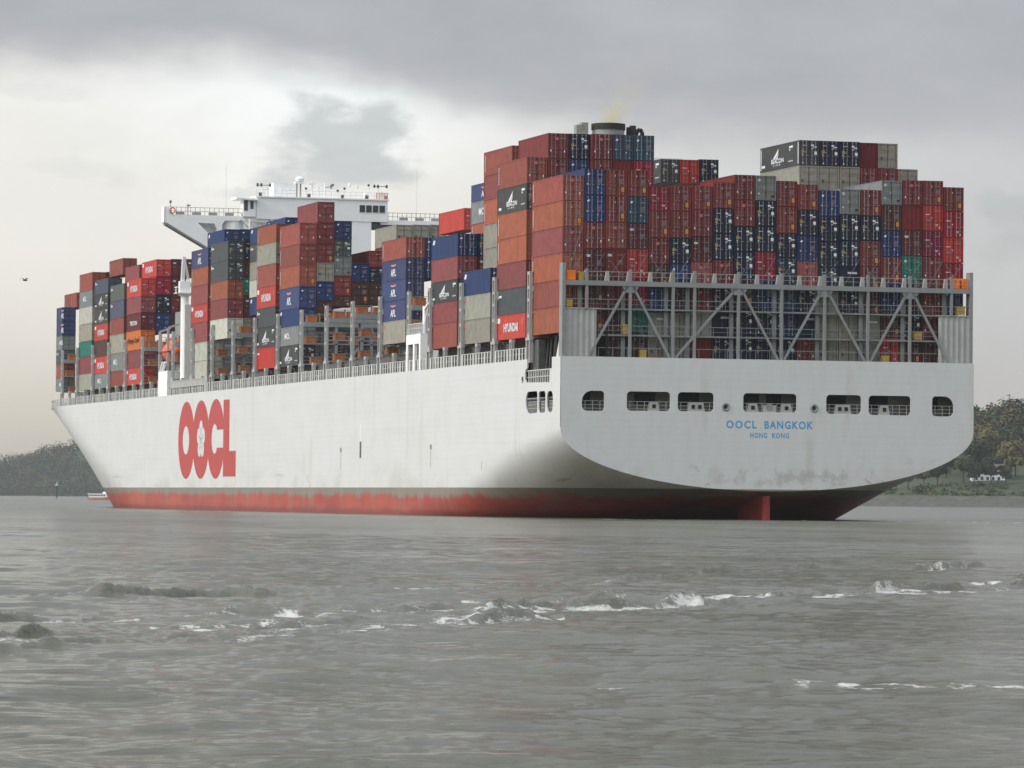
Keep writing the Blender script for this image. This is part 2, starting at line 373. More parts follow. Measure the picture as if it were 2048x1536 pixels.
# frames round the two small fairleads
for x in (-5.14, 5.19):
    mb = MB()
    vs = []; n = 20
    for r, y in ((0.36, -0.0), (0.46, -0.05), (0.34, -0.10), (0.20, 0.05)):
        for i in range(n): vs.append((x + r*math.cos(2*math.pi*i/n), y, 12.43 + r*1.05*math.sin(2*math.pi*i/n)))
    fs = [(k*n+i, k*n+(i+1) % n, (k+1)*n+(i+1) % n, (k+1)*n+i) for k in range(3) for i in range(n)]
    mb.add(vs, fs, 0); mb.cyl((x, 0.05, 12.43), (x, 0.5, 12.43), 0.2, 12, m=1); mb.build('fairlead', ['grey', 'black'], ship)
# mooring deck seen through the openings
mb = MB()
mb.box(-23.8, 23.8, 0.4, 14.0, 11.0, 11.2, 0); mb.box(-23.8, 23.8, 0.3, 14.0, 14.7, 14.9, 0); mb.box(-22.8, 23.8, 2.6, 2.8, 11.2, 14.7, 0)
for x in (-18, -11, -4, 4, 11, 18.4): mb.box(x-0.12, x+0.12, 0.25, 0.6, 11.2, 14.7, 0)
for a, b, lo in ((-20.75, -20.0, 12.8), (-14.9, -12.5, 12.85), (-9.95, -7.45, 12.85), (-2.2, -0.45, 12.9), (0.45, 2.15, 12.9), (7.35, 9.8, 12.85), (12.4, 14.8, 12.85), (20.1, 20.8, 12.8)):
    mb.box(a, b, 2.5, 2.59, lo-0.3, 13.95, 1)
mb.build('mooring_deck', ['inner', 'black'], ship)
# roller chocks and guard rails in the stern openings
def chock(x, wd, n_eye):
    mb = MB(); mb.add([(x-wd/2-.22, 0.1, 11.8), (x+wd/2+.22, 0.1, 11.8), (x+wd/2, 0.1, 12.85), (x-wd/2, 0.1, 12.85), (x-wd/2-.22, 0.7, 11.8), (x+wd/2+.22, 0.7, 11.8), (x+wd/2, 0.7, 12.85), (x-wd/2, 0.7, 12.85)],
                      [(0,1,2,3), (3,2,6,7), (1,5,6,2), (0,3,7,4)], 0)
    for k in range(n_eye):
        ex = x + (k-(n_eye-1)/2)*0.75; mb.box(ex-.2, ex+.2, 0.06, 0.098, 12.2, 12.62, 1)
    mb.build('roller_chock', ['lgrey', 'black'], ship)
for x, wd, e in ((-13.4, 0.9, 1), (-8.5, 1.6, 2), (-1.95, 1.0, 1), (1.98, 1.0, 1), (8.6, 1.6, 2), (13.5, 0.9, 1)): chock(x, wd, e)
mb = MB(); mb.box(-0.75, 0.75, 0.1, 0.7, 11.9, 12.7, 0); mb.cyl((0, 0.08, 12.5), (0, 0.4, 12.5), 0.42, 18, m=1); mb.build('centre_fairlead', ['lgrey', 'grey'], ship)
for (a, b, lo, hi, r) in OPEN:
    mb = MB()
    for z in (12.9, 12.5, 12.1): mb.bar((a, .22, z), (b, .22, z), .045)
    nn = max(2, int((b-a)/0.95)+1)
    for k in range(nn): x = a + (b-a)*(k+0.5)/nn; mb.bar((x, .22, lo), (x, .22, 12.92), .05)
    mb.build('guard_rail', 'lgrey', ship)
for (a, b) in ((3.05, 5.35), (5.95, 8.6), (9.15, 13.7)):
    mb = MB()
    for z in (12.95, 12.6, 12.2): mb.bar((-23.85, a, z), (-23.85, b, z), .06)
    for k in range(int((b-a)/0.5)): mb.bar((-23.85, a+.3+k*.5, 11.5), (-23.85, a+.3+k*.5, 12.95), .10)
    mb.build('guard_rail', 'lgrey', ship)
# poop pocket on the port quarter (notch in the side)
mb = MB()
for k in range(11): mb.bar((-23.9, 3.9+k*.93, 14.9), (-23.9, 3.9+k*.93, 16.45), .14, .12)
mb.bar((-23.9, 3.6, 16.45), (-23.9, 13.9, 16.45), .09); mb.bar((-23.9, 3.6, 15.7), (-23.9, 13.9, 15.7), .07)
mb.box(-23.95, -23.8, 3.65, 5.0, 15.0, 16.5)
mb.build('guard_rail', 'offwhite', ship)
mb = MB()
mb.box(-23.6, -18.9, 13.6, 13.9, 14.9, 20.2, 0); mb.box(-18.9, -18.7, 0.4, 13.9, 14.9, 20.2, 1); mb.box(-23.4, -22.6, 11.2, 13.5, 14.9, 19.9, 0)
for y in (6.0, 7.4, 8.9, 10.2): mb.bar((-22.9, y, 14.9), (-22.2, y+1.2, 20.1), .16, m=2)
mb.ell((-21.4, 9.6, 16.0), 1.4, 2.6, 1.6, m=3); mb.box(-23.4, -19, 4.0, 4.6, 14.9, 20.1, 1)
mb.build('winch_pocket', ['dgrey', 'black', 'dgrey', 'black'], ship)  # dark grey and black colours paint in the shade inside the pocket
mb = MB(); mb.panel([[(0.35, DZ), (2.6, DZ), (0.9, 20.6), (0.35, 21.5)]], lambda a, b, d: (-23.9+d, a, b), 0.3); mb.build('quarter_bracket', 'offwhite', ship)
# decks
mb = MB(); st = [14.1] + list(range(20, 366, 8)) + [365]
for a, b in zip(st[:-1], st[1:]):
    ha, hb = half(a, 17)-.25, half(b, 17)-.25
    mb.add([(-ha, a, 17.3), (ha, a, 17.3), (hb, b, 17.3), (-hb, b, 17.3)], [(0, 1, 2, 3)])
mb.add([(-18.7, 0.2, 17.35), (23.9, 0.2, 17.35), (23.9, 14.1, 17.35), (-18.7, 14.1, 17.35)], [(0, 1, 2, 3)])
mb.build('main_deck', 'deck', ship)
# rudder
mb = MB(); prof = [(-0.45, 1.0), (-0.45, 6.5), (-0.1, 10.5), (0.1, 10.5), (0.45, 6.5), (0.45, 1.0), (0.2, 0.5), (-0.2, 0.5)]
for z0_, z1_ in ((-4, 2.7),):
    n = len(prof); mb.add([(x, y, z0_) for x, y in prof] + [(x, y, z1_) for x, y in prof], [(i, (i+1) % n, n+(i+1) % n, n+i) for i in range(n)] + [tuple(range(n, 2*n))])
mb.build('rudder', 'red', ship)
# name and port of registry on the transom, company mark on the side
mb = MB(); T3 = lambda a, b, d: (a, -0.006, b)
addtext(mb, 'OOCL', -5.08, 10.09, 3.55, 0.88, T3, spacing=1.25); addtext(mb, 'BANGKOK', -0.62, 10.09, 5.69, 0.88, T3, spacing=1.2)
mb.build('lettering', 'blue', ship)
mb = MB(); addtext(mb, 'HONG', -2.26, 9.05, 1.95, 0.60, T3, spacing=1.2); addtext(mb, 'KONG', 0.28, 9.05, 1.98, 0.60, T3, spacing=1.2); mb.build('lettering', 'blue', ship)
# big red mark: overlapping round letters; each plate sits 4 mm proud of the one before
def S3(k): return lambda a, b, d: (-24.106 - 0.005*k, 206.9 - a, b)
def circ(cx, cz, r, rz=None, n=56): return ellipse(cx, cz, r, rz or r, n)
zc = 10.58
mb = MB()
mb.panel([circ(6.0, zc, 6.05, 5.9), circ(5.75, zc, 2.35, 2.15)], S3(0))
def plum(cx, cz):
    P = []
    for i in range(120):
        t = math.radians(90 + i*3); lobe = abs(math.cos(2.5*(t - math.pi/2)))
        r = 1.9 + 1.05*lobe**0.55; P.append((cx + r*math.cos(t), cz + r*0.98*math.sin(t)))
    return P
mb.panel([circ(16.8, zc, 6.05, 5.9), plum(16.8, zc)], S3(1))
mb.panel([circ(27.5, zc, 6.05, 5.9), circ(26.7, zc, 2.2, 2.2, 40)], S3(2))
mb.panel([[(28.2, zc+1.35), (32.8, zc+1.35), (32.8, 13.3), (28.2, 13.6)]], S3(3)); mb.panel([[(28.2, 7.6), (32.8, 7.6), (32.8, zc-1.35), (28.2, zc-1.35)]], S3(3))
mb.panel([[(32.8, 5.0), (41.4, 5.0), (41.4, 8.72), (36.9, 8.72), (36.9, 16.25), (32.8, 16.25)]], S3(4))
logo = mb.build('company_mark', 'logo', ship)
mb = MB()   # white eye of the C (covers the letter plate) and the blossom's petals
mb.panel([[(27.2, zc-1.32), (32.78, zc-1.32), (32.78, zc+1.32), (27.2, zc+1.32)]], lambda a, b, d: (-24.125, 206.9-a, b))
mb.build('letter_gap', 'hull', logo)
mb = MB(); P3 = lambda a, b, d: (-24.107, 206.9-a, b)
for k in range(5):
    t = math.radians(90+72*k); ux, uz = math.cos(t), math.sin(t); px, pz = -uz, ux; c0 = 16.8
    mb.panel([[(c0+ux*.25+px*.12, zc+uz*.25+pz*.12), (c0+ux*1.25+px*.06, zc+uz*1.25+pz*.06), (c0+ux*1.25-px*.06, zc+uz*1.25-pz*.06), (c0+ux*.25-px*.12, zc+uz*.25-pz*.12)]], P3)
    mb.panel([ellipse(c0+ux*1.55, zc+uz*1.55, .3, .3, 12), ellipse(c0+ux*1.55, zc+uz*1.55, .17, .17, 12)], P3)
    mb.panel([ellipse(c0+ux*1.0+px*.5, zc+uz*1.0+pz*.5, .14, .14, 8)], P3)
mb.panel([circ(16.8, zc, .3, .3, 12)], P3)
mb.build('blossom', 'logob', logo)
# pilot mark and tug marks
mb = MB()
def hullpt(y0_, y1_, z0_, z1_, m=0): mb.add([(-24.11, y1_, z0_), (-24.11, y0_, z0_), (-24.11, y0_, z1_), (-24.11, y1_, z1_)], [(0, 1, 2, 3)], m)
hullpt(90.0, 90.9, 9.3, 11.5, 0); hullpt(90.0, 90.9, 7.2, 9.3, 1)
mb.build('pilot_mark', ['mark', 'dgrey'], ship)
mb = MB()
for y in (101.0, 55.0): hullpt(y, y+.16, 5.8, 8.2); mb.panel([ellipse(y+.08, 8.3, .5, .35, 10)], lambda a, b, d: (-24.112, a, b))
for y, z, l_ in ((246, 8, 1.8), (120, 4.1, 3), (32, 5.4, 3)): hullpt(y, y+.12, z, z+l_/3)
mb.build('tug_mark', 'markdim', ship)

# stern gallery: lattice of grey steel standing on the transom
mb = MB(); ZB, ZT = 17.7, 26.0
front = [-16.17, -11.23, -8.75, -3.65, 1.37, 6.41, 11.54, 16.52, 21.47, -21.15]
for x in front:
    mb.box(x-.15, x+.15, .16, .45, ZB if abs(x) < 20 else 23.0, 27.35, 0)
    mb.box(x-.78, x-.33, 1.05, 1.3, ZB, 26.0, 0)
mb.box(-23.98, -23.62, .1, 1.3, ZB, 27.95, 0); mb.box(23.62, 23.98, .1, 1.3, ZB, 27.9, 0)
mb.box(-23.6, 23.6, .12, .5, 25.52, 26.05, 0); mb.box(-23.6, 23.6, .5, 1.32, 25.9, 26.0, 0)
for a, b in ((-16.17, -20.9), (-16.17, -11.6), (-3.65, -10.95), (-3.65, 1.0), (6.41, 1.7), (6.41, 11.2), (16.52, 11.85), (16.52, 21.1)):
    mb.bar((a + (0.35 if b > a else -0.35), .3, 25.45), (b, .3, 17.75), .26, .2)
for x in (-16.17, -3.65, 6.41, 16.52):
    mb.panel([[(x-1.0, 25.52), (x-.55, 24.8), (x+.55, 24.8), (x+1.0, 25.52)]], lambda a, b, d: (a, .2+d, b), 0.1)
mb.build('stern_gallery', 'grey', ship)
for z in (23.02, 20.15):
    mb = MB(); x0_, x1_ = (-23.6, 23.6) if z > 22 else (-19.7, 19.8)
    mb.box(x0_, x1_, .5, 1.3, z-.1, z+.06); mb.bar((x0_, .48, z+1.03), (x1_, .48, z+1.03), .07); mb.bar((x0_, .48, z+.5), (x1_, .48, z+.5), .035)
    k = x0_
    while k < x1_: mb.bar((k, .48, z), (k, .48, z+1.03), .045); k += 1.65
    mb.build('walkway', 'grey', ship)
mb = MB(); mb.bar((-19.7, .48, 18.75), (19.8, .48, 18.75), .06)
k = -19.7
while k < 19.8: mb.bar((k, .48, 17.6), (k, .48, 18.75), .045); k += 1.65
mb.build('guard_rail', 'grey', ship)
mb = MB()   # top walkway: tapered lashing posts and a light rail
k = -21.15
while k < 23:
    for i in range(1):
        mb.add([(k-.30, .6, 26.0), (k+.22, .6, 26.0), (k+.16, .6, 27.15), (k-.12, .6, 27.15), (k-.30, 1.0, 26.0), (k+.22, 1.0, 26.0), (k+.16, 1.0, 27.15), (k-.12, 1.0, 27.15)],
               [(0,1,2,3), (1,5,6,2), (3,2,6,7), (4,0,3,7), (5,4,7,6)])
    k += 2.477
mb.bar((-20.9, .2, 27.05), (23.6, .2, 27.05), .05); mb.bar((-20.9, .2, 26.55), (23.6, .2, 26.55), .035)
k = -20.0
while k < 23.4: mb.bar((k, .2, 26.0), (k, .2, 27.05), .05); k += 1.24
mb.build('top_rail', 'lgrey', ship)
for sx in (-1, 1):   # corrugated wind screens at both ends
    mb = MB(); xs = np.arange(0, 3.95, .33); vs = []
    for i, dx in enumerate(xs):
        x = sx*(23.6-dx); y = .30 + (.12 if i % 2 else 0); vs += [(x, y, ZB), (x, y, 23.0)]
    fs = [(2*i, 2*i+2, 2*i+3, 2*i+1) for i in range(len(xs)-1)]
    if sx > 0: fs = [f[::-1] for f in fs]
    mb.add(vs, fs); mb.box(min(sx*23.6, sx*19.7), max(sx*23.6, sx*19.7), .26, .46, 22.95, 23.07); mb.build('wind_screen', 'lgrey', ship)
# lashing rods crossed in front of the lower visible tiers
mb = MB()
for r in range(0, 19):
    x = -23.6 + 2.477*r
    if r % 2 == 0: mb.bar((x+.1, 1.45, 26.1), (x+2.3, 1.45, 28.9+ (r % 3)*.15), .035); mb.bar((x+2.3, 1.42, 26.1), (x+.1, 1.42, 28.9), .03)
    else: mb.bar((x+.5, 1.45, 26.1), (x+2.35, 1.45, 29.2), .035)
mb.bar((-23.2, 1.4, 26.1), (-21.4, 1.4, 32.0), .04)
mb.build('lashing_rods', 'markdim', ship)
def bin_(x0_, x1_, y0_, y1_, z0_, z1_, m):
    mb = MB(); mb.box(x0_, x1_, y0_, y1_, z0_+.1, z1_); mb.box(x0_-.04, x1_+.04, y0_-.04, y1_+.04, z1_-.14, z1_+.02); 
    for x in (x0_+.1, x1_-.2): mb.box(x, x+.1, y0_-.05, y0_, z0_, z1_-.15)
    mb.box((x0_+x1_)/2-.12, (x0_+x1_)/2+.12, y0_-.03, y0_, z1_-.5, z1_-.3)
    return mb.build('gear_bin', m, ship)
bin_(-23.4, -22.35, .55, 1.2, 26.0, 27.15, 'orangebright'); bin_(-21.95, -21.35, .6, 1.2, 26.0, 27.0, 'yellow')
bin_(21.75, 22.6, .55, 1.2, 26.0, 27.2, 'orangebright'); bin_(22.8, 23.6, .5, 1.15, 26.0, 27.2, 'orangebright')
bin_(-16.9, -16.2, .52, 1.1, 20.2, 21.3, 'yellow'); bin_(-14.9, -14.2, .52, 1.1, 17.45, 18.55, 'yellow'); bin_(-23.4, -22.7, .5, 1.1, 23.08, 23.9, 'yellow')
bin_(17.2, 18.1, .55, 1.1, 20.2, 21.2, 'yellow'); bin_(13.3, 14.2, .55, 1.1, 17.45, 18.4, 'yellow'); bin_(22.2, 23.2, .5, 1.1, 23.08, 24.1, 'yellow')

# lashing bridges between the bays: one design, repeated
POSTS = [13.47, 28.05, 42.63, 57.21, 67.28, 81.86, 96.44, 111.02, 125.59, 140.17, 154.75, 169.33, 183.91, 198.49, 213.06, 223.13, 237.71, 252.28, 266.86, 281.44, 296.02, 310.6, 325.18]
def bridge_meshes():
    a = MB()                          # outboard tower with slotted plates
    for dy in (-.40, .40): a.box(-.17, .17, dy-.10, dy+.10, 20.2, 27.6)
    for z in (20.2, 22.4, 24.2, 25.6, 27.2): a.box(-.15, .15, -.3, .3, z, z+.35)
    for dy in (-.62, .62): a.box(-.2, .2, dy-.16, dy+.16, 17.35, 19.85)
    a.box(-.22, .22, -.9, .9, 19.85, 20.2)
    b = MB()                          # transverse frame
    for k in range(1, 10):
        x = -24 + 4.954*k - .1
        if abs(x) < 23.4: b.box(x-.18, x+.18, -.75, -.45, 17.3, 27.2); b.box(x-.18, x+.18, .45, .75, 17.3, 26.0)
    for k in range(0, 9):
        x = -24 + 4.954*(k+.5); b.box(x-.1, x+.1, -.72, -.5, 25.9, 27.1)
    b.box(-23.7, 23.7, -.8, .8, 25.3, 25.95); b.box(-23.7, 23.7, -.75, .75, 22.9, 23.05); b.box(-23.7, 23.7, -.75, .75, 20.1, 20.25)
    for z in (24.0, 21.2): b.bar((-23.7, -.78, z), (23.7, -.78, z), .06); b.bar((-23.7, -.78, z-.5), (23.7, -.78, z-.5), .04)
    b.bar((-23.7, -.78, 27.0), (23.7, -.78, 27.0), .06)
    for k in (1, 3, 5, 7):
        x = -24 + 4.954*k - .1; b.bar((x, -.5, 17.5), (x+4.7, -.5, 25.2), .24, .2); b.bar((x+4.95, -.5, 25.2), (x+4.95+4.6, -.5, 17.5), .24, .2)
    c = MB(); c.box(0, 3.6, .5, .58, 17.35, 25.3)
    g = MB(); g.box(0, 1.5, -.7, .15, 0, .85); g.box(-.05, 1.55, -.75, .2, .7, .88)
    for x in (.1, 1.3): g.box(x, x+.1, -.78, -.7, 0, .7)
    return a.mesh('tower'), b.mesh('frame'), c.mesh('plate'), g.mesh('bin')
ta, tb, tcm, tg = bridge_meshes()
for me, m in ((ta, 'lgrey'), (tb, 'grey'), (tcm, 'grey'), (tg, 'orange')): me.materials.append(M[m])
r_ = random.Random(5)
for i, py in enumerate(POSTS):
    if i == 22: continue
    e = bpy.data.objects.new('lashing_bridge', tb); COL.objects.link(e); e.parent = ship; e.location = (0, py, 0)
    sc = min(1, (half(py, 20)-.1)/24.05); e.scale = (sc, 1, 1)
    def sub(nm, me, loc): o = bpy.data.objects.new(nm, me); COL.objects.link(o); o.parent = e; o.location = loc; return o
    for sx in (-1, 1): sub('tower', ta, (sx*23.88, 0, 0))
    for k in (2, 4, 6): sub('shear_plate', tcm, (-24 + 4.954*k, 0, 0))
    for k in range(6): sub('gear_bin', tg, (-23.2 + 2.3*k + r_.uniform(-.3, .3), 0, 25.98))
    for k in range(3): sub('gear_bin', tg, (-23.2 + 6*k + r_.uniform(-.3, .3), 0, 23.08))
    for k in range(2): sub('gear_bin', tg, (-23.0 + 6*k + r_.uniform(-.3, .3), 0, 20.28))
# deck edge: railings and pedestals, one run per bay
def edge_run(y0_, y1_):
    mb = MB(); n = int((y1_-y0_-2.2)/1.15)
    for k in range(n+1):
        y = y0_+1.1+k*(y1_-y0_-2.2)/n; wd = .5 if k % 4 == 2 else .28
        mb.box(-24.0, -23.9, y-wd/2, y+wd/2, DZ-.05, 19.05)
    mb.bar((-23.95, y0_+.9, 19.05), (-23.95, y1_-.9, 19.05), .06); mb.bar((-23.95, y0_+.9, 18.4), (-23.95, y1_-.9, 18.4), .03)
    return mb
def ped(y0_, y1_):
    mb = MB(); ym = (y0_+y1_)/2
    for dy in (-.32, .32): mb.box(-23.98, -23.6, ym+dy-.11, ym+dy+.11, 17.3, 19.9)
    mb.box(-24.0, -23.55, ym-.45, ym+.45, 19.8, 20.2); return mb
for i in range(21):
    y0_, y1_ = POSTS[i], POSTS[i+1]
    if y1_ > 328: break
    sh = min(0, -(24.0 - half((y0_+y1_)/2, 18.2)))
    if i == 3 or i == 14: edge_run(y0_, y1_).build('deck_railing', 'offwhite', ship); continue
    edge_run(y0_, y1_).build('deck_railing', 'offwhite', ship); ped(y0_, y1_).build('pedestal', 'lgrey', ship)
mb = MB()
for sx in (-1, 1):
    pts = [(sx*(half(y, DZ)-.1), y, 18.9) for y in np.arange(311, 366, 3)]
    for p, q in zip(pts[:-1], pts[1:]):
        mb.bar(p, q, .09); mb.bar((p[0], p[1], 17.3), p, .1)
        mb.add([(p[0], p[1], 17.5), (q[0], q[1], 17.5), (q[0], q[1], 18.6), (p[0], p[1], 18.6)], [(0, 1, 2, 3)])
mb.build('bow_bulwark', 'lgrey', ship)
# coamings and hatch gear inboard of the railing
r_ = random.Random(3)
for i in range(1, 21):
    y0_, y1_ = POSTS[i]+1.1, POSTS[i+1]-1.1
    if i in (3, 14): continue
    mb = MB(); mb.box(-21.6, -21.3, y0_, y1_, 17.3, 20.0, 0); mb.build('hatch_coaming', 'dgrey', ship)
    for k in range(4):
        y = y0_+.6+k*3.1+r_.uniform(0, .8); mb = MB(); mb.box(-22.6, -21.62, y, y+r_.uniform(.6, 1.5), 17.3, 17.3+r_.uniform(1.2, 2.2)); mb.build('vent_box', 'dgrey' if k % 2 else 'grey', ship)

# funnel block
fn = MB(); fn.box(-9, 9, 59.5, 65.5, 17.3, 44.5); fn.box(-4.6, 4.6, 59.8, 65, 44.5, 46.3)
funnel = fn.build('funnel_casing', 'white', ship)
mb = MB(); n = 36
def ring(r0_, r1_, z0_, z1_, m): mb.cyl((0.1, 62, z0_), (0.1, 62, z1_), r0_, n, r1_, m=m, caps=False)
ring(2.0, 2.0, 46.2, 47.95, 0); ring(2.12, 2.12, 47.95, 48.7, 1); mb.cyl((0.1, 62, 48.3), (0.1, 62, 48.32), 2.1, n, m=1)
mb.build('funnel_pipe', ['grey', 'soot'], funnel)
mb = MB(); mb.box(-4.25, -3.45, 61.2, 62.3, 46.2, 48.45, 0); mb.box(-3.5, -2.7, 61.3, 62.4, 46.2, 48.75, 0); mb.build('exhaust_pipe', 'inner', funnel)
mb = MB(); mb.cyl((3.15, 61.6, 46), (3.15, 61.6, 48.55), .42, 14, m=0); mb.cyl((2.65, 61.7, 46), (2.65, 61.7, 48.35), .3, 12, m=0)
P_ = [(3.5, 61.4, 47.4), (3.7, 61.4, 47.9), (4.0, 61.4, 48.1), (4.3, 61.4, 47.8), (4.35, 61.4, 47.2)]
for a, b in zip(P_[:-1], P_[1:]): mb.cyl(a, b, .26, 10, m=1)
mb.build('exhaust_pipe', ['soot', 'black'], funnel)

# bridge (navigation house) far forward
YB = 212.0
house = MB(); house.box(-8.8, 7.4, YB, YB+10, 17.3, 45.4); house.box(-12.4, -8.8, YB+5, YB+10, 17.3, 45.4)
house = house.build('accommodation_block', 'white', ship)
mb = MB(); mb.box(-11.1, 10.0, YB-.1, YB+11, 45.4, 48.75); mb.box(-11.3, 10.2, YB-.3, YB+11.2, 48.75, 48.95); wheel = mb.build('wheelhouse', 'white', ship)
for k in range(4):
    x = 5.45 + k*1.07; mb = MB(); mb.box(x, x+.88, YB-.13, YB-.105, 46.85, 47.95, 0); mb.build('window', ['glass'], wheel)
    mb = MB(); 
    for (a, b, c0, d0) in ((x-.06, x, 46.8, 48.0), (x+.88, x+.94, 46.8, 48.0), (x, x+.88, 47.95, 48.01), (x, x+.88, 46.79, 46.85)): mb.box(a, b, YB-.16, YB-.102, c0, d0)
    mb.build('window_frame', 'offwhite', wheel)
mb = MB(); mb.box(7.6, 11.0, YB+.6, YB+5, 44.4, 45.35); mb.build('wing_recess_shade', 'dgrey', wheel)  # solid dark box stands in for the shaded void under the wing
def wing(sx):
    mb = MB()
    tip = 25.6
    outl = [(9.0, 45.35), (9.0, 44.9), (12.3, 44.9), (12.8, 44.6), (12.8, 38.0), (16.2, 38.6), (16.6, 43.9), (17.1, 44.5), (20.2, 44.62), (20.2, 44.5), (18.2, 41.4), (17.4, 39.9), (18.9, 40.9), (25.1, 44.4), (25.6, 44.5), (25.6, 46.95), (24.9, 46.95), (23.9, 45.9), (9.0, 45.7)]
    outl = [(9.0, 45.7), (9.0, 45.0), (16.0, 45.0), (16.55, 44.2), (16.55, 39.2), (17.4, 39.9), (25.1, 44.4), (25.6, 44.5), (25.6, 46.95), (24.9, 46.95), (24.2, 45.75)]
    P = [(sx*a, b) for a, b in outl]
    if sx < 0: P = P[::-1]
    win = [(sx*a, b) for a, b in ((17.2, 43.6), (17.7, 44.5), (20.3, 44.55), (17.5, 41.9))]
    mb.panel([P, win], lambda a, b, d: (a, YB+.2+d, b), 2.3); 
    mb.add([(a, YB+2.5, b) for a, b in P], [tuple(range(len(P)))])
    o = mb.build('bridge_wing', 'white', ship)
    rl = MB()
    for z in (46.3, 46.9): rl.bar((sx*10.2, YB+.3, z), (sx*24.9, YB+.3, z), .07)
    x = 10.2
    while x < 24.9: rl.bar((sx*x, YB+.3, 45.7), (sx*x, YB+.3, 46.95), .07); x += .75
    for q in range(5): rl.box(min(sx*(12+q*2.6), sx*(13.4+q*2.6)), max(sx*(12+q*2.6), sx*(13.4+q*2.6)), YB+.34, YB+.38, 45.75, 46.2)
    rl.build('wing_rail', 'lgrey', o)
    b_ = MB(); b_.bar((sx*16.9, YB+1.2, 39.6), (sx*25.3, YB+1.2, 44.3), .25, 2.2); b_.build('wing_strut', 'grey', o)
    return o
wl = wing(-1); wing(1)
mb = MB(); mb.box(-25.62, -25.5, YB+.2, YB+2.5, 44.5, 46.95)
mb.build('wing_end_plate', 'white', wl)
mb = MB(); mb.cyl((-14.4, YB+2, 36), (-14.4, YB+2, 45.0), 1.7, 24); mb.cyl((-14.4, YB+2, 45.0), (-14.4, YB+2, 45.4), 1.7, 24, 1.3); mb.build('stair_tower', 'white', ship)
mb = MB(); mb.cyl((-12.2, YB-.2, 38), (-12.2, YB-.2, 45.3), .13, 8); mb.build('pole', 'white', ship)
# stair on the wing and the small control shelter with its overhanging roof
mb = MB(); mb.bar((-13.6, YB+.1, 45.2), (-10.8, YB+.1, 42.6), .12, .4); mb.bar((-13.6, YB+.1, 46.2), (-10.8, YB+.1, 43.6), .06); mb.build('stair', 'lgrey', ship)
mb = MB(); mb.box(-13.2, -11.2, YB-.2, YB+1.8, 45.7, 48.3, 0); mb.box(-13.1, -12.5, YB-.24, YB-.21, 46.6, 48.2, 1); mb.box(-12.1, -11.6, YB-.24, YB-.21, 46.9, 48.1, 1)
mb.add([(-14.4, YB-.9, 48.35), (-11.0, YB-.9, 48.2), (-11.0, YB+3.5, 48.2), (-14.4, YB+3.5, 48.35), (-14.4, YB-.9, 48.6), (-11.0, YB-.9, 48.45), (-11.0, YB+3.5, 48.85), (-14.4, YB+3.5, 48.95)],
       [(0,3,2,1), (4,5,6,7), (0,1,5,4), (1,2,6,5), (2,3,7,6), (3,0,4,7)], 0)
mb.build('wing_shelter', ['white', 'dgrey'], ship)
mb = MB()
n = 16
for k in range(n):
    t0, t1 = 2*math.pi*k/n, 2*math.pi*(k+1)/n; mb.bar((-24.35+.42*math.cos(t0), YB+.1, 46.35+.42*math.sin(t0)), (-24.35+.42*math.cos(t1), YB+.1, 46.35+.42*math.sin(t1)), .16)
mb.build('lifebuoy', 'boatred', wl)
mb = MB(); mb.cyl((-24.5, YB+1, 46.9), (-24.5, YB+1, 47.6), .05, 6); mb.ell((-24.5, YB+1, 47.75), .2, .2, .25, 8, 6); mb.build('wing_light', 'dgrey', wl)
mb = MB(); mb.cyl((-15.6, YB+1.5, 45.7), (-15.6, YB+1.5, 53.5), .018, 5); mb.build('whip_aerial', 'lgrey', ship)
mb = MB(); mb.cyl((15.1, YB+1.5, 45.7), (15.1, YB+1.5, 54), .018, 5); mb.build('whip_aerial', 'lgrey', ship)
mb = MB(); mb.bar((-21.9, YB+.2, 45.7), (-21.9, YB+.2, 47.4), .12); mb.box(-22.1, -21.5, YB+.1, YB+.3, 47.1, 47.3); mb.build('searchlight', 'grey', wl)
# monkey island on top of the wheelhouse
TOP = 48.95
mb = MB(); mb.box(-7.9, -4.9, YB+2, YB+5, TOP, 51.2); mb.build('radar_house', 'white', wheel)
mb = MB(); mb.cyl((-4.2, YB+2, TOP), (-4.2, YB+2, 51.3), .13, 8, m=1); mb.cyl((-3.6, YB+2, TOP), (-3.6, YB+2, 51.3), .13, 8, m=1); mb.box(-4.5, -3.2, YB+1.6, YB+2.6, 51.2, 51.5); mb.ell((-3.7, YB+2, 51.9), .75, .6, .45, 10, 6); mb.build('radar_mast', ['white', 'grey'], wheel)
mb = MB(); mb.cyl((-1.7, YB+2, TOP), (-1.7, YB+2, 51.6), .16, 8); mb.bar((-2.2, YB+2, 51.2), (-1.2, YB+2, 51.2), .2); mb.bar((-2.9, YB+2, 50.0), (-.8, YB+2, 50.9), .1); mb.build('signal_mast', 'white', wheel)
mb = MB(); mb.cyl((.3, YB+2, TOP), (.3, YB+2, 51.4), .12, 8); mb.cyl((-.2, YB+2, TOP), (-.2, YB+2, 50.8), .08, 8); mb.bar((.3, YB+2, 50.7), (1.5, YB+2, 50.9), .12, m=1); mb.box(1.2, 1.6, YB+1.9, YB+2.2, 50.5, 51.2, 1); mb.build('signal_mast', ['white', 'grey'], wheel)
for x, h in ((-10.9, 1.6), (7.9, 1.9)):
    mb = MB(); mb.cyl((x+1, YB+1.5, TOP), (x+1, YB+1.5, TOP+h), .1, 8); mb.bar((x+.3, YB+1.5, TOP+h+.2), (x+2.4, YB+1.5, TOP+h+.25), .1, m=1)
    for q in (.3, .9, 2.3): mb.box(x+q-.15, x+q+.15, YB+1.4, YB+1.6, TOP+h, TOP+h+.5, 1)
    mb.bar((x+.6, YB+1.5, TOP+h), (x+1, YB+1.5, TOP+h-.6), .06); mb.build('aerial_array', ['white', 'dgrey'], wheel)
mb = MB()
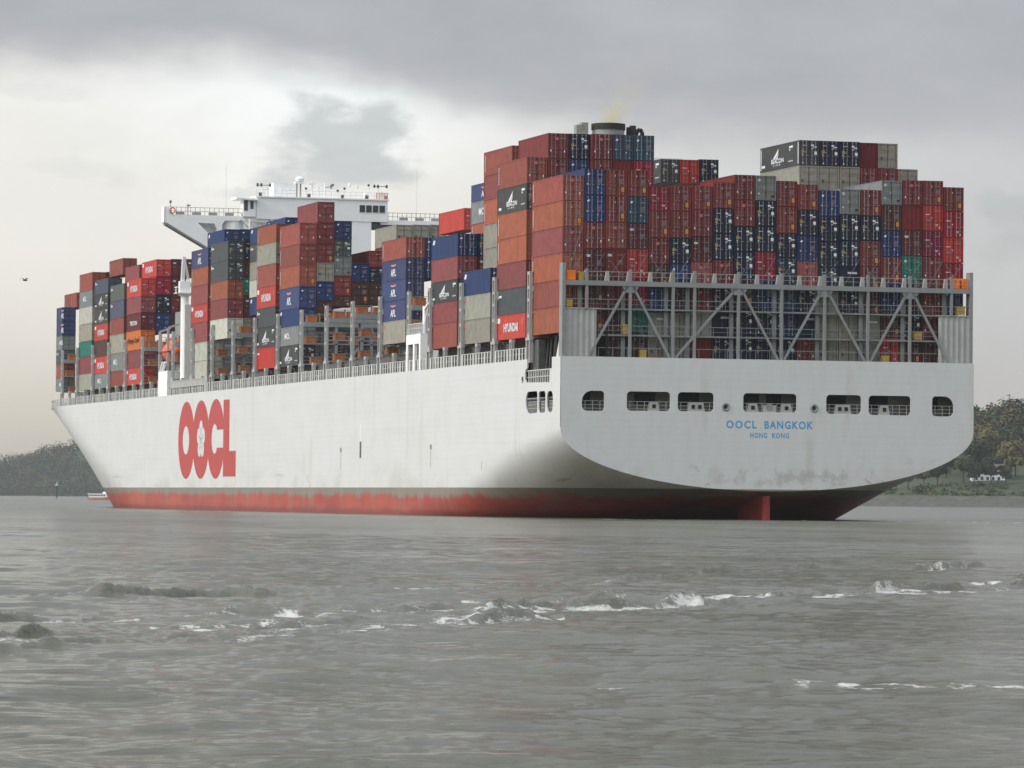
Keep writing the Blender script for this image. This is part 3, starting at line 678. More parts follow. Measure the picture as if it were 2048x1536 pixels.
for x in (-10.6, -2.8, 2.6, 6.5, 9.6): mb.box(x, x+.45, YB+.3, YB+.7, TOP, TOP+.6)
mb.build('deck_light', 'dgrey', wheel)
mb = MB(); mb.cyl((4.3, YB+2, TOP), (4.3, YB+2, 51.0), .05, 6); mb.ell((4.3, YB+2, 51.2), .25, .25, .35, 8, 6); mb.build('satellite_dome', 'white', wheel)
mb = MB(); mb.ell((6.6, YB+1, TOP+.6), .45, .45, .5, 10, 6); mb.build('satellite_dome', 'white', wheel)
mb = MB()
for k in range(9): mb.bar((8.2+k*.22, YB, TOP), (8.2+k*.22, YB, TOP+1.0), .1, m=k % 2)
mb.bar((8.1, YB, TOP+1.0), (10.1, YB, TOP+1.0), .06); mb.build('striped_rail', ['boatred', 'offwhite'], wheel)
mb = MB()
for z in (TOP+.5, TOP+1.0): mb.bar((-11.1, YB-.1, z), (8, YB-.1, z), .035)
x = -11.1
while x < 8: mb.bar((x, YB-.1, TOP), (x, YB-.1, TOP+1), .04); x += 1.0
mb.build('roof_rail', 'offwhite', wheel)
rq = random.Random(8)
for x in (-9.2, -6.8, -5.6, -2.9, -.9, 1.4, 2.2, 3.3, 5.4, 7.2, 9.3):
    h = rq.uniform(.8, 2.1); mb = MB(); mb.cyl((x, YB+1.2, TOP), (x, YB+1.2, TOP+h), .06, 6)
    if rq.random() < .6: mb.bar((x-.4, YB+1.2, TOP+h*.8), (x+.5, YB+1.2, TOP+h*.85), .07)
    mb.box(x-.16, x+.16, YB+1.05, YB+1.35, TOP+h, TOP+h+.32, rq.choice((0, 1))); mb.build('deck_fitting', ['white', 'dgrey'], wheel)
# white portal blocks at the ship's side, gangway, provision crane, lifeboat, davit
mb = MB(); 
mb.box(-24.06, -23.7, 60.7, 67.7, 21.0, 22.2); 
for y in (60.7, 63.6, 66.9): mb.box(-24.06, -23.7, y, y+.75, DZ, 21.0)
mb.box(-23.7, -21.0, 60.7, 61.0, DZ, 22.2); mb.build('side_portal', 'white', ship)
mb = MB()
for k in range(9): mb.bar((-23.9, 60.7+k*.86, 22.2), (-23.9, 60.7+k*.86, 23.5), .14)
mb.bar((-23.9, 60.5, 23.5), (-23.9, 67.7, 23.5), .09); mb.bar((-23.9, 60.5, 22.9), (-23.9, 67.7, 22.9), .06); mb.build('guard_rail', 'offwhite', ship)
mb = MB(); mb.cyl((-23.3, 61.7, 22.2), (-23.3, 61.7, 25.6), .25, 10); mb.bar((-23.3, 61.7, 25.2), (-23.3, 59.2, 26.2), .22); mb.bar((-23.3, 61.7, 23.4), (-23.3, 59.8, 25.7), .10); mb.bar((-23.3, 59.2, 25.2), (-23.3, 59.2, 26.3), .3); mb.build('davit', 'white', ship)
mb = MB(); mb.box(-21.6, -21.3, 58, 66.6, 17.3, 22.0, 0); mb.box(-22.5, -21.0, 57.8, 60.5, 17.3, 24.5, 0); mb.build('deck_house', 'lgrey', ship)
mb = MB(); mb.box(-24.06, -20.5, 216.2, 223.4, DZ-.1, 21.6); 
for y in (219.4, 221.4): mb.bar((-23.9, y+.9, 21.6), (-23.9, y-.7, 23.0), .3)
mb.box(-24.08, -24.05, 216.2, 216.9, DZ, 20.4); mb.build('pilot_house', 'white', ship)
mb = MB(); mb.box(-24.08, -23.4, 188.6, 214, 18.75, 19.75); mb.box(-24.12, -24.0, 188.6, 214, 19.7, 19.85); mb.box(-24.05, -23.3, 186.5, 188.6, DZ, 20.1); mb.box(-23.9, -22.5, 188.8, 214, DZ-.3, 18.6, 1)
mb.build('gangway', ['lgrey', 'dgrey'], ship)
mb = MB(); cx_, cy_ = -23.0, 208.5
mb.box(cx_-.2, cx_+1.6, cy_-1.1, cy_+.9, 20, 31.6, 1); mb.cyl((cx_, cy_, 20), (cx_, cy_, 34.2), .62, 20); mb.cyl((cx_, cy_, 32.9), (cx_, cy_, 33.3), .8, 20, 1.25)
mb.build('provision_crane', ['white', 'offwhite'], ship)
mb = MB(); mb.box(cx_-1.5, cx_+1.5, cy_-1.2, cy_+1.2, 33.3, 33.42)
for a, b in (((cx_-1.4, cy_-1.2), (cx_+1.5, cy_-1.2)), ((cx_-1.4, cy_+1.2), (cx_+1.5, cy_+1.2)), ((cx_-1.4, cy_-1.2), (cx_-1.4, cy_+1.2)), ((cx_+1.5, cy_-1.2), (cx_+1.5, cy_+1.2))):
    mb.bar((*a, 34.3), (*b, 34.3), .08)
    for t in (0, .33, .66, 1): mb.bar((a[0]+(b[0]-a[0])*t, a[1]+(b[1]-a[1])*t, 33.3), (a[0]+(b[0]-a[0])*t, a[1]+(b[1]-a[1])*t, 34.3), .07)
crp = mb.build('crane_platform', 'white', ship)
mb = MB(); mb.box(cx_-.9, cx_+.6, cy_-.6, cy_+.6, 33.4, 35.2); mb.bar((cx_-.4, cy_, 34.8), (cx_-.3, cy_-.6, 39.0), .55, .5); mb.bar((cx_+.5, cy_, 34.8), (cx_-.2, cy_-.6, 39.0), .2); mb.bar((cx_+.9, cy_, 34.4), (cx_-.1, cy_-.6, 38.6), .1); mb.bar((cx_, cy_, 34.6), (cx_+2.2, cy_, 34.9), .5); mb.build('crane_jib', 'white', ship)
mb = MB()
for yy, zt_ in ((216.6, 28.3), (223.2, 27.9)):
    mb = MB(); mb.bar((-23.9, yy, 21.6), (-23.9, yy, zt_), .35); mb.bar((-23.9, yy, zt_), (-22.2, yy, zt_+.6), .3); mb.build('boat_davit', 'lgrey', ship)
mb = MB(); mb.box(-21.4, -14, 215.8, 223.6, 17.3, 31.0, 0); mb.build('house_base', 'grey', ship)
# lifeboat hangs from the davits: a thing of its own
lb = empty('lifeboat', (-22.6, 219.8, 23.2)); tag(lb, 'orange-red enclosed lifeboat hanging at the ship side below the bridge', 'lifeboat')
mb = MB(); mb.ell((0, 0, 1.4), 1.5, 3.9, 1.5, 18, 10); o = mb.build('hull', 'boatred', lb, smooth=True)
mb = MB(); mb.ell((0, -.6, 2.4), 1.0, 2.3, 1.0, 14, 8); mb.build('canopy', 'boatred', lb, smooth=True)
mb = MB(); mb.box(-1.53, 1.53, -3.4, 3.4, 1.33, 1.5); mb.build('rubbing_strake', 'red', lb)

# ================================================================== CONTAINERS
CW, CH = 2.438, 2.896
def body_mesh(L):
    mb = MB(); t = .1; W = CW/2
    for sx in (-1, 1):
        for y0_ in (0, L-t*1.4): mb.box(min(sx*W, sx*(W-.16)), max(sx*W, sx*(W-.16)), y0_, y0_+.14, 0, CH)
        for z in (0, CH-.1): mb.box(min(sx*W, sx*(W-.07)), max(sx*W, sx*(W-.07)), .14, L-.14, z+.0, z+(.14 if z == 0 else .1))
    for y0_ in (0, L-.12): mb.box(-W+.16, W-.16, y0_, y0_+.12, 0, .13); mb.box(-W+.16, W-.16, y0_, y0_+.12, CH-.12, CH-.002)
    # corrugated sides and front, roof
    for sx in (-1, 1):
        vs = []; n = int((L-.28)/.14); k = 0
        for i in range(n+1):
            y = .14 + (L-.28)*i/n; d = .012 if (i//2) % 2 else .042
            vs += [(sx*(W-d), y, .12), (sx*(W-d), y, CH-.09)]
        fs = [(2*i, 2*i+1, 2*i+3, 2*i+2) for i in range(n)]
        if sx > 0: fs = [f[::-1] for f in fs]
        mb.add(vs, fs)
    for ye, sg in ((L-.05, 1),):
        mb.add([(-W+.1, ye, .1), (W-.1, ye, .1), (W-.1, ye, CH-.1), (-W+.1, ye, CH-.1)], [(3, 2, 1, 0)])
    mb.add([(-W, 0, CH-.012), (W, 0, CH-.012), (W, L, CH-.012), (-W, L, CH-.012)], [(0, 1, 2, 3)])
    mb.add([(-W+.02, .02, .05), (W-.02, .02, .05), (W-.02, L-.02, .05), (-W+.02, L-.02, .05)], [(3, 2, 1, 0)])
    for sx in (-1, 1):               # corner castings
        for y0_ in (-.006, L-.17):
            for z in (0, CH-.118): mb.box(min(sx*(W+.004), sx*(W-.17)), max(sx*(W+.004), sx*(W-.17)), y0_, y0_+.178, z-.002, z+.12)
    me = mb.mesh('container_body'); me.materials.append(M['paint']); return me
BODY = {L: body_mesh(L) for L in (12.19, 13.7, 6.06)}
def door_mesh(side):
    mb = MB(); W = CW/2; a, b = ((-W+.17, -.012) if side < 0 else (.012, W-.17))
    # shallow corrugations across the door leaf
    vs = []; zs_ = [.15, .62, .70, 1.08, 1.16, 1.54, 1.62, 2.0, 2.08, 2.46, 2.54, CH-.14]
    for i, z in enumerate(zs_):
        d = .05 if (i//2) % 2 == 0 else .075; vs += [(a, d, z), (b, d, z)]
    vs2 = []
    mb.add(vs, [(2*i, 2*i+1, 2*i+3, 2*i+2) for i in range(len(zs_)-1)], 0)
    for x in (a, b): mb.box(x-.025, x+.025, .035, .07, .14, CH-.13, 1)
    xo = a if side < 0 else b
    for z in (.4, 1.05, 1.75, 2.4): mb.box(xo-.09, xo+.06, .01, .05, z, z+.09, 0)
    me = mb.mesh('door'); me.materials.append(M['paint']); me.materials.append(M['seal']); return me
DOOR = {-1: door_mesh(-1), 1: door_mesh(1)}
def rod_mesh(bright):
    mb = MB(); mb.cyl((0, .0, .1), (0, .0, CH-.1), .026 if bright else .02, 6)
    for z in (.13, CH-.2): mb.box(-.055, .055, -.035, .04, z-.03, z+.08)
    for z in (.7, 1.9): mb.box(-.05, .05, -.03, .03, z, z+.05)
    mb.box(-.03, .26, -.04, -.015, 1.12, 1.17)
    me = mb.mesh('lock_rod'); me.materials.append(M['rod' if bright else 'markdim']); return me
ROD = {True: rod_mesh(True), False: rod_mesh(False)}
def blank_mesh():
    mb = MB(); W = CW/2; vs = []; n = 16
    for i in range(n+1):
        x = -W+.16+(CW-.32)*i/n; d = .03 if (i//2) % 2 else .07; vs += [(x, d, .12), (x, d, CH-.11)]
    mb.add(vs, [(2*i, 2*i+2, 2*i+3, 2*i+1) for i in range(n)]); me = mb.mesh('front_wall'); me.materials.append(M['paint']); return me
BLANK = blank_mesh()
E3 = lambda y: (lambda a, b, d: (a, y, b))
def q(mb, x0, x1, z0, z1, m, y=.0): mb.add([(x0, y, z0), (x1, y, z0), (x1, y, z1), (x0, y, z1)], [(0, 1, 2, 3)], m)
def smalltext(mb, x0, x1, z0, z1, m, rows=3, y=.0):
    r_ = random.Random(int((x0+z0)*977)); h = (z1-z0)/rows
    for k in range(rows):
        x = x0
        while x < x1-.05:
            wd = r_.uniform(.04, .12); q(mb, x, min(x+wd, x1), z0+k*h+h*.25, z0+k*h+h*.75, m, y); x += wd+.03
def marks(style):
    mb = MB(); ms = ['mark', 'markdim', 'pink', 'osq', 'tansq', 'blackmark']
    if style == 'N':
        smalltext(mb, -.85, -.35, 2.25, 2.37, 0, 1); q(mb, .22, .55, 2.22, 2.42, 0); q(mb, .5, .92, 2.08, 2.2, 0); smalltext(mb, .25, .55, 1.86, 2.05, 0, 2)
        q(mb, .62, .95, 1.25, 1.62, 0); q(mb, -.98, -.62, 1.42, 1.78, 4); q(mb, -.92, -.8, 1.18, 1.32, 0); q(mb, -.52, -.46, 1.5, 1.6, 0); q(mb, -.95, -.75, .93, 1.1, 1); q(mb, -.86, -.7, .22, .34, 0); q(mb, .72, .86, .22, .32, 0)
    elif style == 'T':
        smalltext(mb, .2, .92, 2.15, 2.32, 1, 1); smalltext(mb, .3, .88, 1.3, 1.85, 1, 4); q(mb, .55, .88, .42, .95, 3); q(mb, .62, .80, .5, .85, 4, -.003)
        q(mb, -.22, -.16, 2.1, 2.3, 0); smalltext(mb, -.95, -.7, .7, .9, 1, 1); q(mb, .75, .83, .15, .24, 0)
    elif style == 'P':
        q(mb, -.32, .02, 2.1, 2.42, 2); smalltext(mb, .25, .92, 2.2, 2.4, 1, 1); q(mb, -.95, -.82, .78, 1.0, 0); smalltext(mb, -.98, -.82, 1.1, 1.3, 1, 2); q(mb, .68, .8, .7, .98, 0); smalltext(mb, -.3, -.1, .65, .9, 1, 2)
    elif style == 'W':
        addtext(mb, 'tex', -.95, 2.05, .5, .3, E3(0), 0); smalltext(mb, .2, .9, 2.15, 2.3, 1, 1); smalltext(mb, .25, .85, 1.2, 1.7, 1, 4); smalltext(mb, -.95, -.6, 1.45, 1.6, 3, 1); q(mb, -.9, -.8, .9, 1.05, 1); q(mb, .8, .88, .15, .25, 0)
    elif style == 'C':
        smalltext(mb, -.95, -.45, 1.75, 1.95, 0, 1); smalltext(mb, .2, .9, 2.15, 2.35, 1, 1); q(mb, -.2, -.12, 1.4, 1.52, 0); smalltext(mb, .3, .6, .5, .75, 0, 2); smalltext(mb, -.9, -.4, 1.0, 1.3, 1, 2); q(mb, .7, .85, .28, .4, 0)
    elif style == 'G':
        mb.panel([ellipse(-.82, 2.35, .15, .15, 12), ellipse(-.82, 2.35, .07, .07, 8)], E3(0), m=0); smalltext(mb, .2, .9, 2.2, 2.35, 1, 1); q(mb, .62, .95, .35, .62, 5); q(mb, -.22, -.14, 1.35, 1.45, 0); q(mb, -.95, -.78, .7, .85, 0); smalltext(mb, -.9, -.3, 1.5, 1.6, 1, 1)
    elif style == 'K':
        q(mb, -.9, -.68, 1.0, 1.28, 5); smalltext(mb, -.9, -.3, 2.2, 2.35, 2, 1); smalltext(mb, .2, .85, 2.2, 2.3, 1, 1)
    elif style == 'B':
        mb.panel([[(-.95, 2.2), (-.7, 2.15), (-.6, 2.35), (-.78, 2.42)]], E3(0), m=0); smalltext(mb, .25, .9, 2.1, 2.35, 1, 1); smalltext(mb, .35, .85, 1.2, 1.8, 1, 4); q(mb, .3, .4, .75, .9, 0); q(mb, -.95, -.85, 1.1, 1.25, 0); q(mb, .7, .8, .18, .28, 0)
    elif style == 'X':
        x = -.2
        for k in range(8): q(mb, x, x+.1, 2.05, 2.28, 0, .0); x += .14
        q(mb, -.22, .95, 2.05, 2.1, 0, -.003); q(mb, -.05, -.02, .8, 1.6, 1)
    me = mb.mesh('marking')
    for m in ms: me.materials.append(M[m])
    return me
MARK = {}
def leaf(style, side):
    """door leaf (or blank front wall, side 0) with the stickers and stencilling that sit on it"""
    if (style, side) in MARK: return MARK[(style, side)]
    base = BLANK if side == 0 else DOOR[side]; me = base.copy(); me.name = base.name
    if style != 'O':
        mk = marks('W' if style == 'D' else style); dy = .012 if side == 0 else -.055
        bm = bmesh.new(); bm.from_mesh(me); nb = len(base.materials)
        for p in mk.polygons:
            cx_ = p.center.x
            if side and cx_*side < 0: continue
            f = bm.faces.new([bm.verts.new((mk.vertices[i].co.x, mk.vertices[i].co.y + dy, mk.vertices[i].co.z)) for i in p.vertices]); f.material_index = nb + p.material_index
        bm.to_mesh(me); bm.free()
        for m in mk.materials: me.materials.append(m)
    MARK[(style, side)] = me; return me
def side_mark(kind, L):
    mb = MB(); ms = ['mark', 'redmark', 'blackmark', 'red']; X = -CW/2-.012
    S = lambda a, b, d: (X, L-a, b)
    def sq(a0, a1, b0, b1, m=0): mb.add([S(a0, b0, 0), S(a1, b0, 0), S(a1, b1, 0), S(a0, b1, 0)], [(0, 1, 2, 3)], m)
    if kind == 'h': addtext(mb, 'HYUNDAI', 3.2, .85, 5.9, 1.05, S, 0); sq(.5, 1.7, 2.0, 2.6, 0); sq(10.8, 11.0, 1.6, 2.4, 1)
    elif kind == 'A': addtext(mb, 'APL', 4.7, .55, 2.6, 1.05, S, 0); mb.panel([[(4.8, 2.05), (6.0, 1.95), (7.2, 2.05), (7.3, 2.3), (6.0, 2.2), (4.7, 2.3)]], S, m=1)
    elif kind == 'k':
        mb.panel([[(4.3, 1.15), (6.6, 2.45), (6.35, 1.9), (5.2, 1.15)]], S, m=0); mb.panel([[(5.6, 1.25), (6.55, 1.95), (6.1, 1.1)]], S, m=0)
        addtext(mb, 'BEACON', 4.0, .72, 4.3, .55, S, 0); addtext(mb, 'LINE', 4.6, .42, 2.6, .2, S, 0, 1.8)
        sq(10.2, 11.5, 2.2, 2.45); sq(10.25, 10.6, 1.9, 2.1); sq(.7, 1.8, .45, .75); smalls(mb, S, 10.0, 11.4, .6, .75)
    elif kind == 'K': addtext(mb, 'KG', .9, 2.0, 1.3, .45, S, 1)
    elif kind == 'v': 
        z = .5
        while z < 2.3: sq(.55, .75, z, z+.18); z += .25
    elif kind == 'V': sq(.8, 1.1, .35, 2.6)
    elif kind == 'm': sq(.6, .9, 1.9, 2.5); sq(1.1, 2.2, 2.0, 2.25)
    elif kind == 'b': mb.panel([[(.7, 2.0), (1.1, 2.6), (1.9, 2.5), (1.5, 2.0)]], S, m=0)
    elif kind == 'g': addtext(mb, 'MOL', 3.6, 1.0, 3.2, .95, S, 0)
    elif kind == 'D': addtext(mb, 'TRITON', 3.0, .9, 6.0, .75, S, 0)
    elif kind == 'o': addtext(mb, 'Hapag-Lloyd', 1.6, .8, 9.2, 1.1, S, 2)
    elif kind == 'e':       # white edge stripes of the charcoal containers
        pass
    if kind in 'k' and L > 13: sq(.25, .5, .2, 2.7); sq(L-.5, L-.25, .2, 2.7)
    me = mb.mesh('lettering')
    for m in ms: me.materials.append(M[m])
    return me
def smalls(mb, S, a0, a1, b0, b1):
    a = a0
    while a < a1: mb.add([S(a, b0, 0), S(a+.12, b0, 0), S(a+.12, b1, 0), S(a, b1, 0)], [(0, 1, 2, 3)], 0); a += .2
SIDE = {}
#  code: colour, words, end style, side marking
CODE = {
 'a': ((.33, .085, .062), 'brick red', 'P', 'v'), 'b': ((.40, .115, .062), 'orange-brown', 'T', 'v'), 'c': ((.29, .075, .075), 'mauve brown', 'P', ''),
 'd': ((.12, .028, .028), 'dark maroon', 'W', ''), 'e': ((.235, .042, .038), 'rust red with orange square', 'T', ''), 'f': ((.20, .034, .036), 'maroon with pink badge', 'P', ''),
 'g': ((.25, .275, .27), 'mid grey', 'G', 'g'), 'G': ((.085, .095, .10), 'charcoal grey', 'N', 'm'), 'h': ((.60, .065, .05), 'bright red', 'C', 'h'),
 'n': ((.014, .022, .048), 'navy with white stickers', 'N', ''), 'k': ((.062, .066, .064), 'charcoal with white sail mark', 'N', 'k'), 'B': ((.022, .048, .16), 'blue', 'B', 'b'),
 'A': ((.055, .075, .19), 'blue with white letters', 'B', 'A'), 'S': ((.03, .08, .13), 'steel blue', 'B', ''), 't': ((.36, .355, .29), 'beige', 'K', 'K'),
 'i': ((.60, .60, .52), 'ivory', 'K', ''), 'C': ((.33, .012, .035), 'crimson', 'C', ''), 'v': ((.52, .04, .03), 'vermilion', 'C', 'm'), 'E': ((.015, .20, .15), 'teal green', 'G', ''),
 'o': ((.75, .20, .035), 'orange', 'T', 'o'), 'w': ((.085, .038, .03), 'dark brown', 'T', ''), 'x': ((.012, .018, .045), 'navy blank-ended', 'X', ''), 'y': ((.30, .30, .25), 'beige blank-ended', 'X', ''),
 'q': ((.20, .034, .036), 'maroon', 'P', ''), 'H': ((.60, .065, .05), 'bright red', 'C', 'h'), 'D': ((.16, .025, .025), 'plain dark red', 'D', 'D'), 'r': ((.17, .02, .022), 'plain deep red', 'O', ''), 'l': ((.36, .085, .085), 'faded rose red', 'P', ''), 'm': ((.012, .02, .042), 'dull navy', 'N', ''),
 'N': ((.014, .035, .065), 'teal navy', 'N', ''), 'P': ((.24, .012, .05), 'purple crimson', 'C', ''), 'L': ((.20, .04, .034), 'red-brown', 'T', ''), 'u': ((.12, .15, .125), 'green-grey', 'G', 'm'), 'U': ((.085, .10, .14), 'slate blue', 'B', 'm'), 's': ((.03, .08, .13), 'steel blue', 'B', ''),
}
ORD = ['', 'first', 'second', 'third', 'fourth', 'fifth', 'sixth', 'seventh', 'eighth', 'ninth', 'tenth', 'eleventh', 'twelfth', 'thirteenth', 'fourteenth', 'fifteenth', 'sixteenth', 'seventeenth', 'eighteenth', 'nineteenth']
def box_container(bay, row, L, z0_, z1_, code, label, dy=0.0):
    rgb, words, style, sm = CODE[code]
    r_ = random.Random(bay*1000+row*31+int(z0_*10)); k = r_.uniform(.68, .88)
    col = tuple(min(1, c_*k*r_.uniform(.97, 1.03)) for c_ in rgb) + (1,)
    o = bpy.data.objects.new('shipping_container', BODY[L]); COL.objects.link(o); o.color = col
    X = -23.6 + 2.477*row + CW/2 + (.5 if bay == 3 and row >= 10 else 0); Y = BAY_Y[bay] + dy - (.75 if L > 13 else 0) + (r_.uniform(-.03, .03) if bay else r_.uniform(0, .05))
    o.location = (X, Y, z0_); o.scale = (.978, 1, (z1_-z0_-.045)/CH)
    tag(o, label, 'container', 'shipping containers stacked on the deck')
    def kid(name, me, loc=(0, 0, 0), c_=None):
        c = bpy.data.objects.new(name, me); COL.objects.link(c); c.parent = o; c.location = loc; c.color = c_ or col; return c
    ms_ = style if bay < 16 else 'O'
    if style in 'XDO': kid('front_wall', leaf(ms_, 0))
    else:
        kid('door', leaf(ms_, -1)); kid('door', leaf(ms_, 1))
        if bay <= 4:
            br = code in 'BnNkm' and r_.random() < .45 or r_.random() < .2
            for x in (-.78, -.34, .34, .78): kid('lock_rod', ROD[br], (x, -.02, 0))
    if sm and (row <= 2 or code == 'k'):
        if (sm, L) not in SIDE: SIDE[(sm, L)] = side_mark(sm, L)
        if (bay, row) == (11, 0) and sm == 'm' or True: kid('lettering', SIDE[(sm, L)])
    return o
BAY_Y={0:1.61,1:16.01,2:30.89,3:45.53,4:70.09,8:128.38,9:142.93,11:174.72,12:188.83,15:240.66,16:255.18,17:269.4,18:283.92,20:312.49,10:158.82,21:318.69}
STACKS=[
(0,0,12.19,[37.72,34.84,32.01,29.14,26.19,23.29,20.4],['a','b','c','b','a','b']),
(0,1,12.19,[38.45,35.55,32.55,29.64,26.59,23.54,20.5],['B','B','f','d','w','e']),
(0,2,12.19,[38.41,35.51,32.6,29.75,26.68,23.6,20.53,17.45],['e','e','a','D','f','w','w']),
(0,3,12.19,[38.43,35.49,32.58,29.7,26.64,23.58,20.51,17.45],['e','S','d','v','C','E','w']),
(0,4,12.19,[36.69,33.97,31.03,28.11,25.45,22.78,20.12,17.45],['C','e','f','w','B','y','t']),
(0,5,12.19,[36.81,34.03,31.06,28.17,25.49,22.81,20.13,17.45],['e','e','n','B','w','t','t']),
(0,6,12.19,[36.91,34.26,31.26,28.45,25.7,22.95,20.2,17.45],['e','f','d','l','f','t','r']),
(0,7,12.19,[37.37,34.47,31.68,28.75,25.93,23.1,20.28,17.45],['e','n','n','f','m','x','n']),
(0,8,12.19,[38.26,35.47,32.54,29.72,26.66,23.59,20.52,17.45],['f','q','n','n','w','n','n']),
(0,9,12.19,[38.25,35.46,32.61,29.73,26.66,23.59,20.52,17.45],['g','n','n','C','B','n','n']),
(0,10,12.19,[37.72,34.86,31.89,29.18,26.25,23.31,20.38,17.45],['e','e','n','N','S','B','n']),
(0,11,12.19,[37.4,34.54,31.66,28.83,25.99,23.14,20.3,17.45],['e','n','B','l','m','x','f']),
(0,12,12.19,[36.81,33.91,31.07,28.21,25.52,22.83,20.14,17.45],['B','n','n','N','t','t','t']),
(0,13,12.19,[37.03,34.19,31.24,28.35,25.63,22.9,20.18,17.45],['g','n','n','x','n','t','t']),
(0,14,12.19,[37.0,34.09,31.31,28.41,25.67,22.93,20.19,17.45],['e','n','e','L','w','y','t']),
(0,15,12.19,[38.1,35.38,32.5,29.56,26.53,23.5,20.48,17.45],['g','w','B','e','B','w','v']),
(0,16,12.19,[38.22,35.42,32.6,29.7,26.63,23.57,20.51,17.45],['f','r','d','E','w','m','w']),
(0,17,12.19,[38.24,35.44,32.61,29.68,26.62,23.56,20.51,17.45],['e','v','P','f','f','f','w']),
(0,18,12.19,[37.57,34.83,31.86,29.03,26.13,23.24],['e','C','v','C','B']),
(1,0,12.19,[40.68,37.66,34.75,31.87,29.02,26.07,23.11,20.3],['a','k','b','b','c','G','h']),
(1,1,12.19,[43.45,40.55,37.65],['f','e']),
(1,2,12.19,[43.45,40.55,37.65],['n','B']),
(1,3,13.7,[43.45,40.55,37.65],['f','e']),
(1,4,13.7,[43.45,40.55,37.65],['S','r']),
(1,5,13.7,[43.45,40.55,37.65],['s','C']),
(1,13,13.7,[43.5,40.6,37.7],['k','t']),
(1,14,13.7,[43.5,40.6,37.7],['n','t']),
(1,15,13.7,[43.5,40.6,37.7],['n','t']),
(1,16,12.19,[43.5,40.6,37.7],['r','e']),
(1,17,12.19,[43.5,40.6,37.7],['t','e']),
(1,18,12.19,[40.6,37.7],['t']),
(2,0,12.19,[28.9,26.01,23.12,20.29],['B','t','t']),
(2,1,12.19,[43.15,40.3,37.4,34.5,31.65,28.8],['a','c','b','t','t']),
(2,12,12.19,[40.5,37.6],['B']),
(2,13,12.19,[40.5,37.6],['n']),
(2,14,12.19,[40.5,37.6],['n']),
(3,0,12.19,[33.66,30.98,28.23,25.68,23.15,20.17],['B','c','k','c','a']),
(3,1,12.19,[33.72,31.04,28.29],['n','d']),
(3,2,12.19,[40.28,38.18,35.48,33.65],['A','g','b']),
(3,10,12.19,[43.3,40.4],['k']),
(3,11,12.19,[43.3,40.4],['v']),
(3,12,12.19,[43.4,40.5],['n']),
(4,0,12.19,[34.6,31.98,29.42,26.86,24.35,21.46],['a','A','A','A','t']),
(4,1,12.19,[34.56,32.01,29.46],['B','B']),
(4,3,12.19,[38.39,35.65],['h']),
(8,0,12.19,[39.73,36.81,33.94,30.99,28.05,25.62,23.03,20.15],['a','a','b','A','B','g','k']),
(8,1,12.19,[42.65,39.84,36.9,34.3,31.7,29.1,26.56],['c','f','e','t','B','w']),
(8,2,12.19,[40.11,37.51,35.18,32.57,29.83,28.33],['B','G','g','e','w']),
(8,3,12.19,[34.35,31.81,28.65],['B','w']),
(8,4,12.19,[36.12,33.85,31.79,28.7],['e','n','w']),
(9,0,12.19,[40.41,37.85,34.88,31.8,28.83,26.07,23.2,20.19],['b','t','a','h','G','k','v']),
(9,7,12.19,[40.71,37.89,35.07],['t','f']),
(9,8,12.19,[40.78,37.95],['t']),
(9,9,12.19,[40.84,38.01],['t']),
(10,1,12.19,[41.29,38.89,36.31,33.62,31.15,28.53],['B','G','t','i','B']),
(10,2,12.19,[42.38,39.72],['B']),
(11,0,12.19,[39.75,36.87,33.94,31.23,28.36,25.35],['G','G','b','c','i']),
(11,1,12.19,[39.94,36.93,34.28,31.71,28.41,25.98],['n','w','E','d','t']),
(12,0,12.19,[39.44,36.67,33.97,31.12,28.35,25.35,22.51,19.73],['A','b','c','h','c','i','i']),
(12,1,12.19,[42.28,39.73],['B']),
(12,2,12.19,[42.34,39.79],['B']),
(15,0,12.19,[37.23,34.33,31.67,28.85,25.71,22.81,20.07],['h','c','D','o','c','h']),
(15,1,12.19,[40.31,37.57,34.62,31.56,28.42],['h','C','n','B']),
(15,2,12.19,[40.41,37.66,34.35,31.69,28.7],['d','d','f','w']),
(15,3,12.19,[40.46,37.72],['d']),
(16,0,12.19,[37.03,34.36,31.44,28.77,25.65,22.7,20.07],['u','U','a','t','g','a']),
(16,1,12.19,[40.16,37.45],['c']),
(17,0,12.19,[38.54,36.11,33.68,31.01,28.25,25.48,22.64,20.13],['U','k','k','h','w','h','g']),
(17,1,12.19,[41.94,39.18],['a']),
(18,0,12.19,[40.22,37.19,34.42,31.53,28.54,25.9,22.92,20.1],['a','g','i','t','E','c','t']),
(18,1,12.19,[40.28,37.46],['d']),
(20,0,6.06,[35.32,32.84,30.25,27.78,25.21,22.74,20.45],['A','A','g','G','a','g']),
(20,1,6.06,[37.99,35.38],['a']),
(21,1,6.06,[37.99,35.38],['a']),
]
BAYN = {0: 'aftmost', 1: 'second', 2: 'third', 3: 'fourth', 4: 'fifth', 8: 'sixth', 9: 'seventh', 10: 'eighth', 11: 'ninth', 12: 'tenth', 15: 'fifth-from-bow', 16: 'fourth-from-bow', 17: 'third-from-bow', 18: 'second-from-bow', 20: 'foremost', 21: 'foremost'}
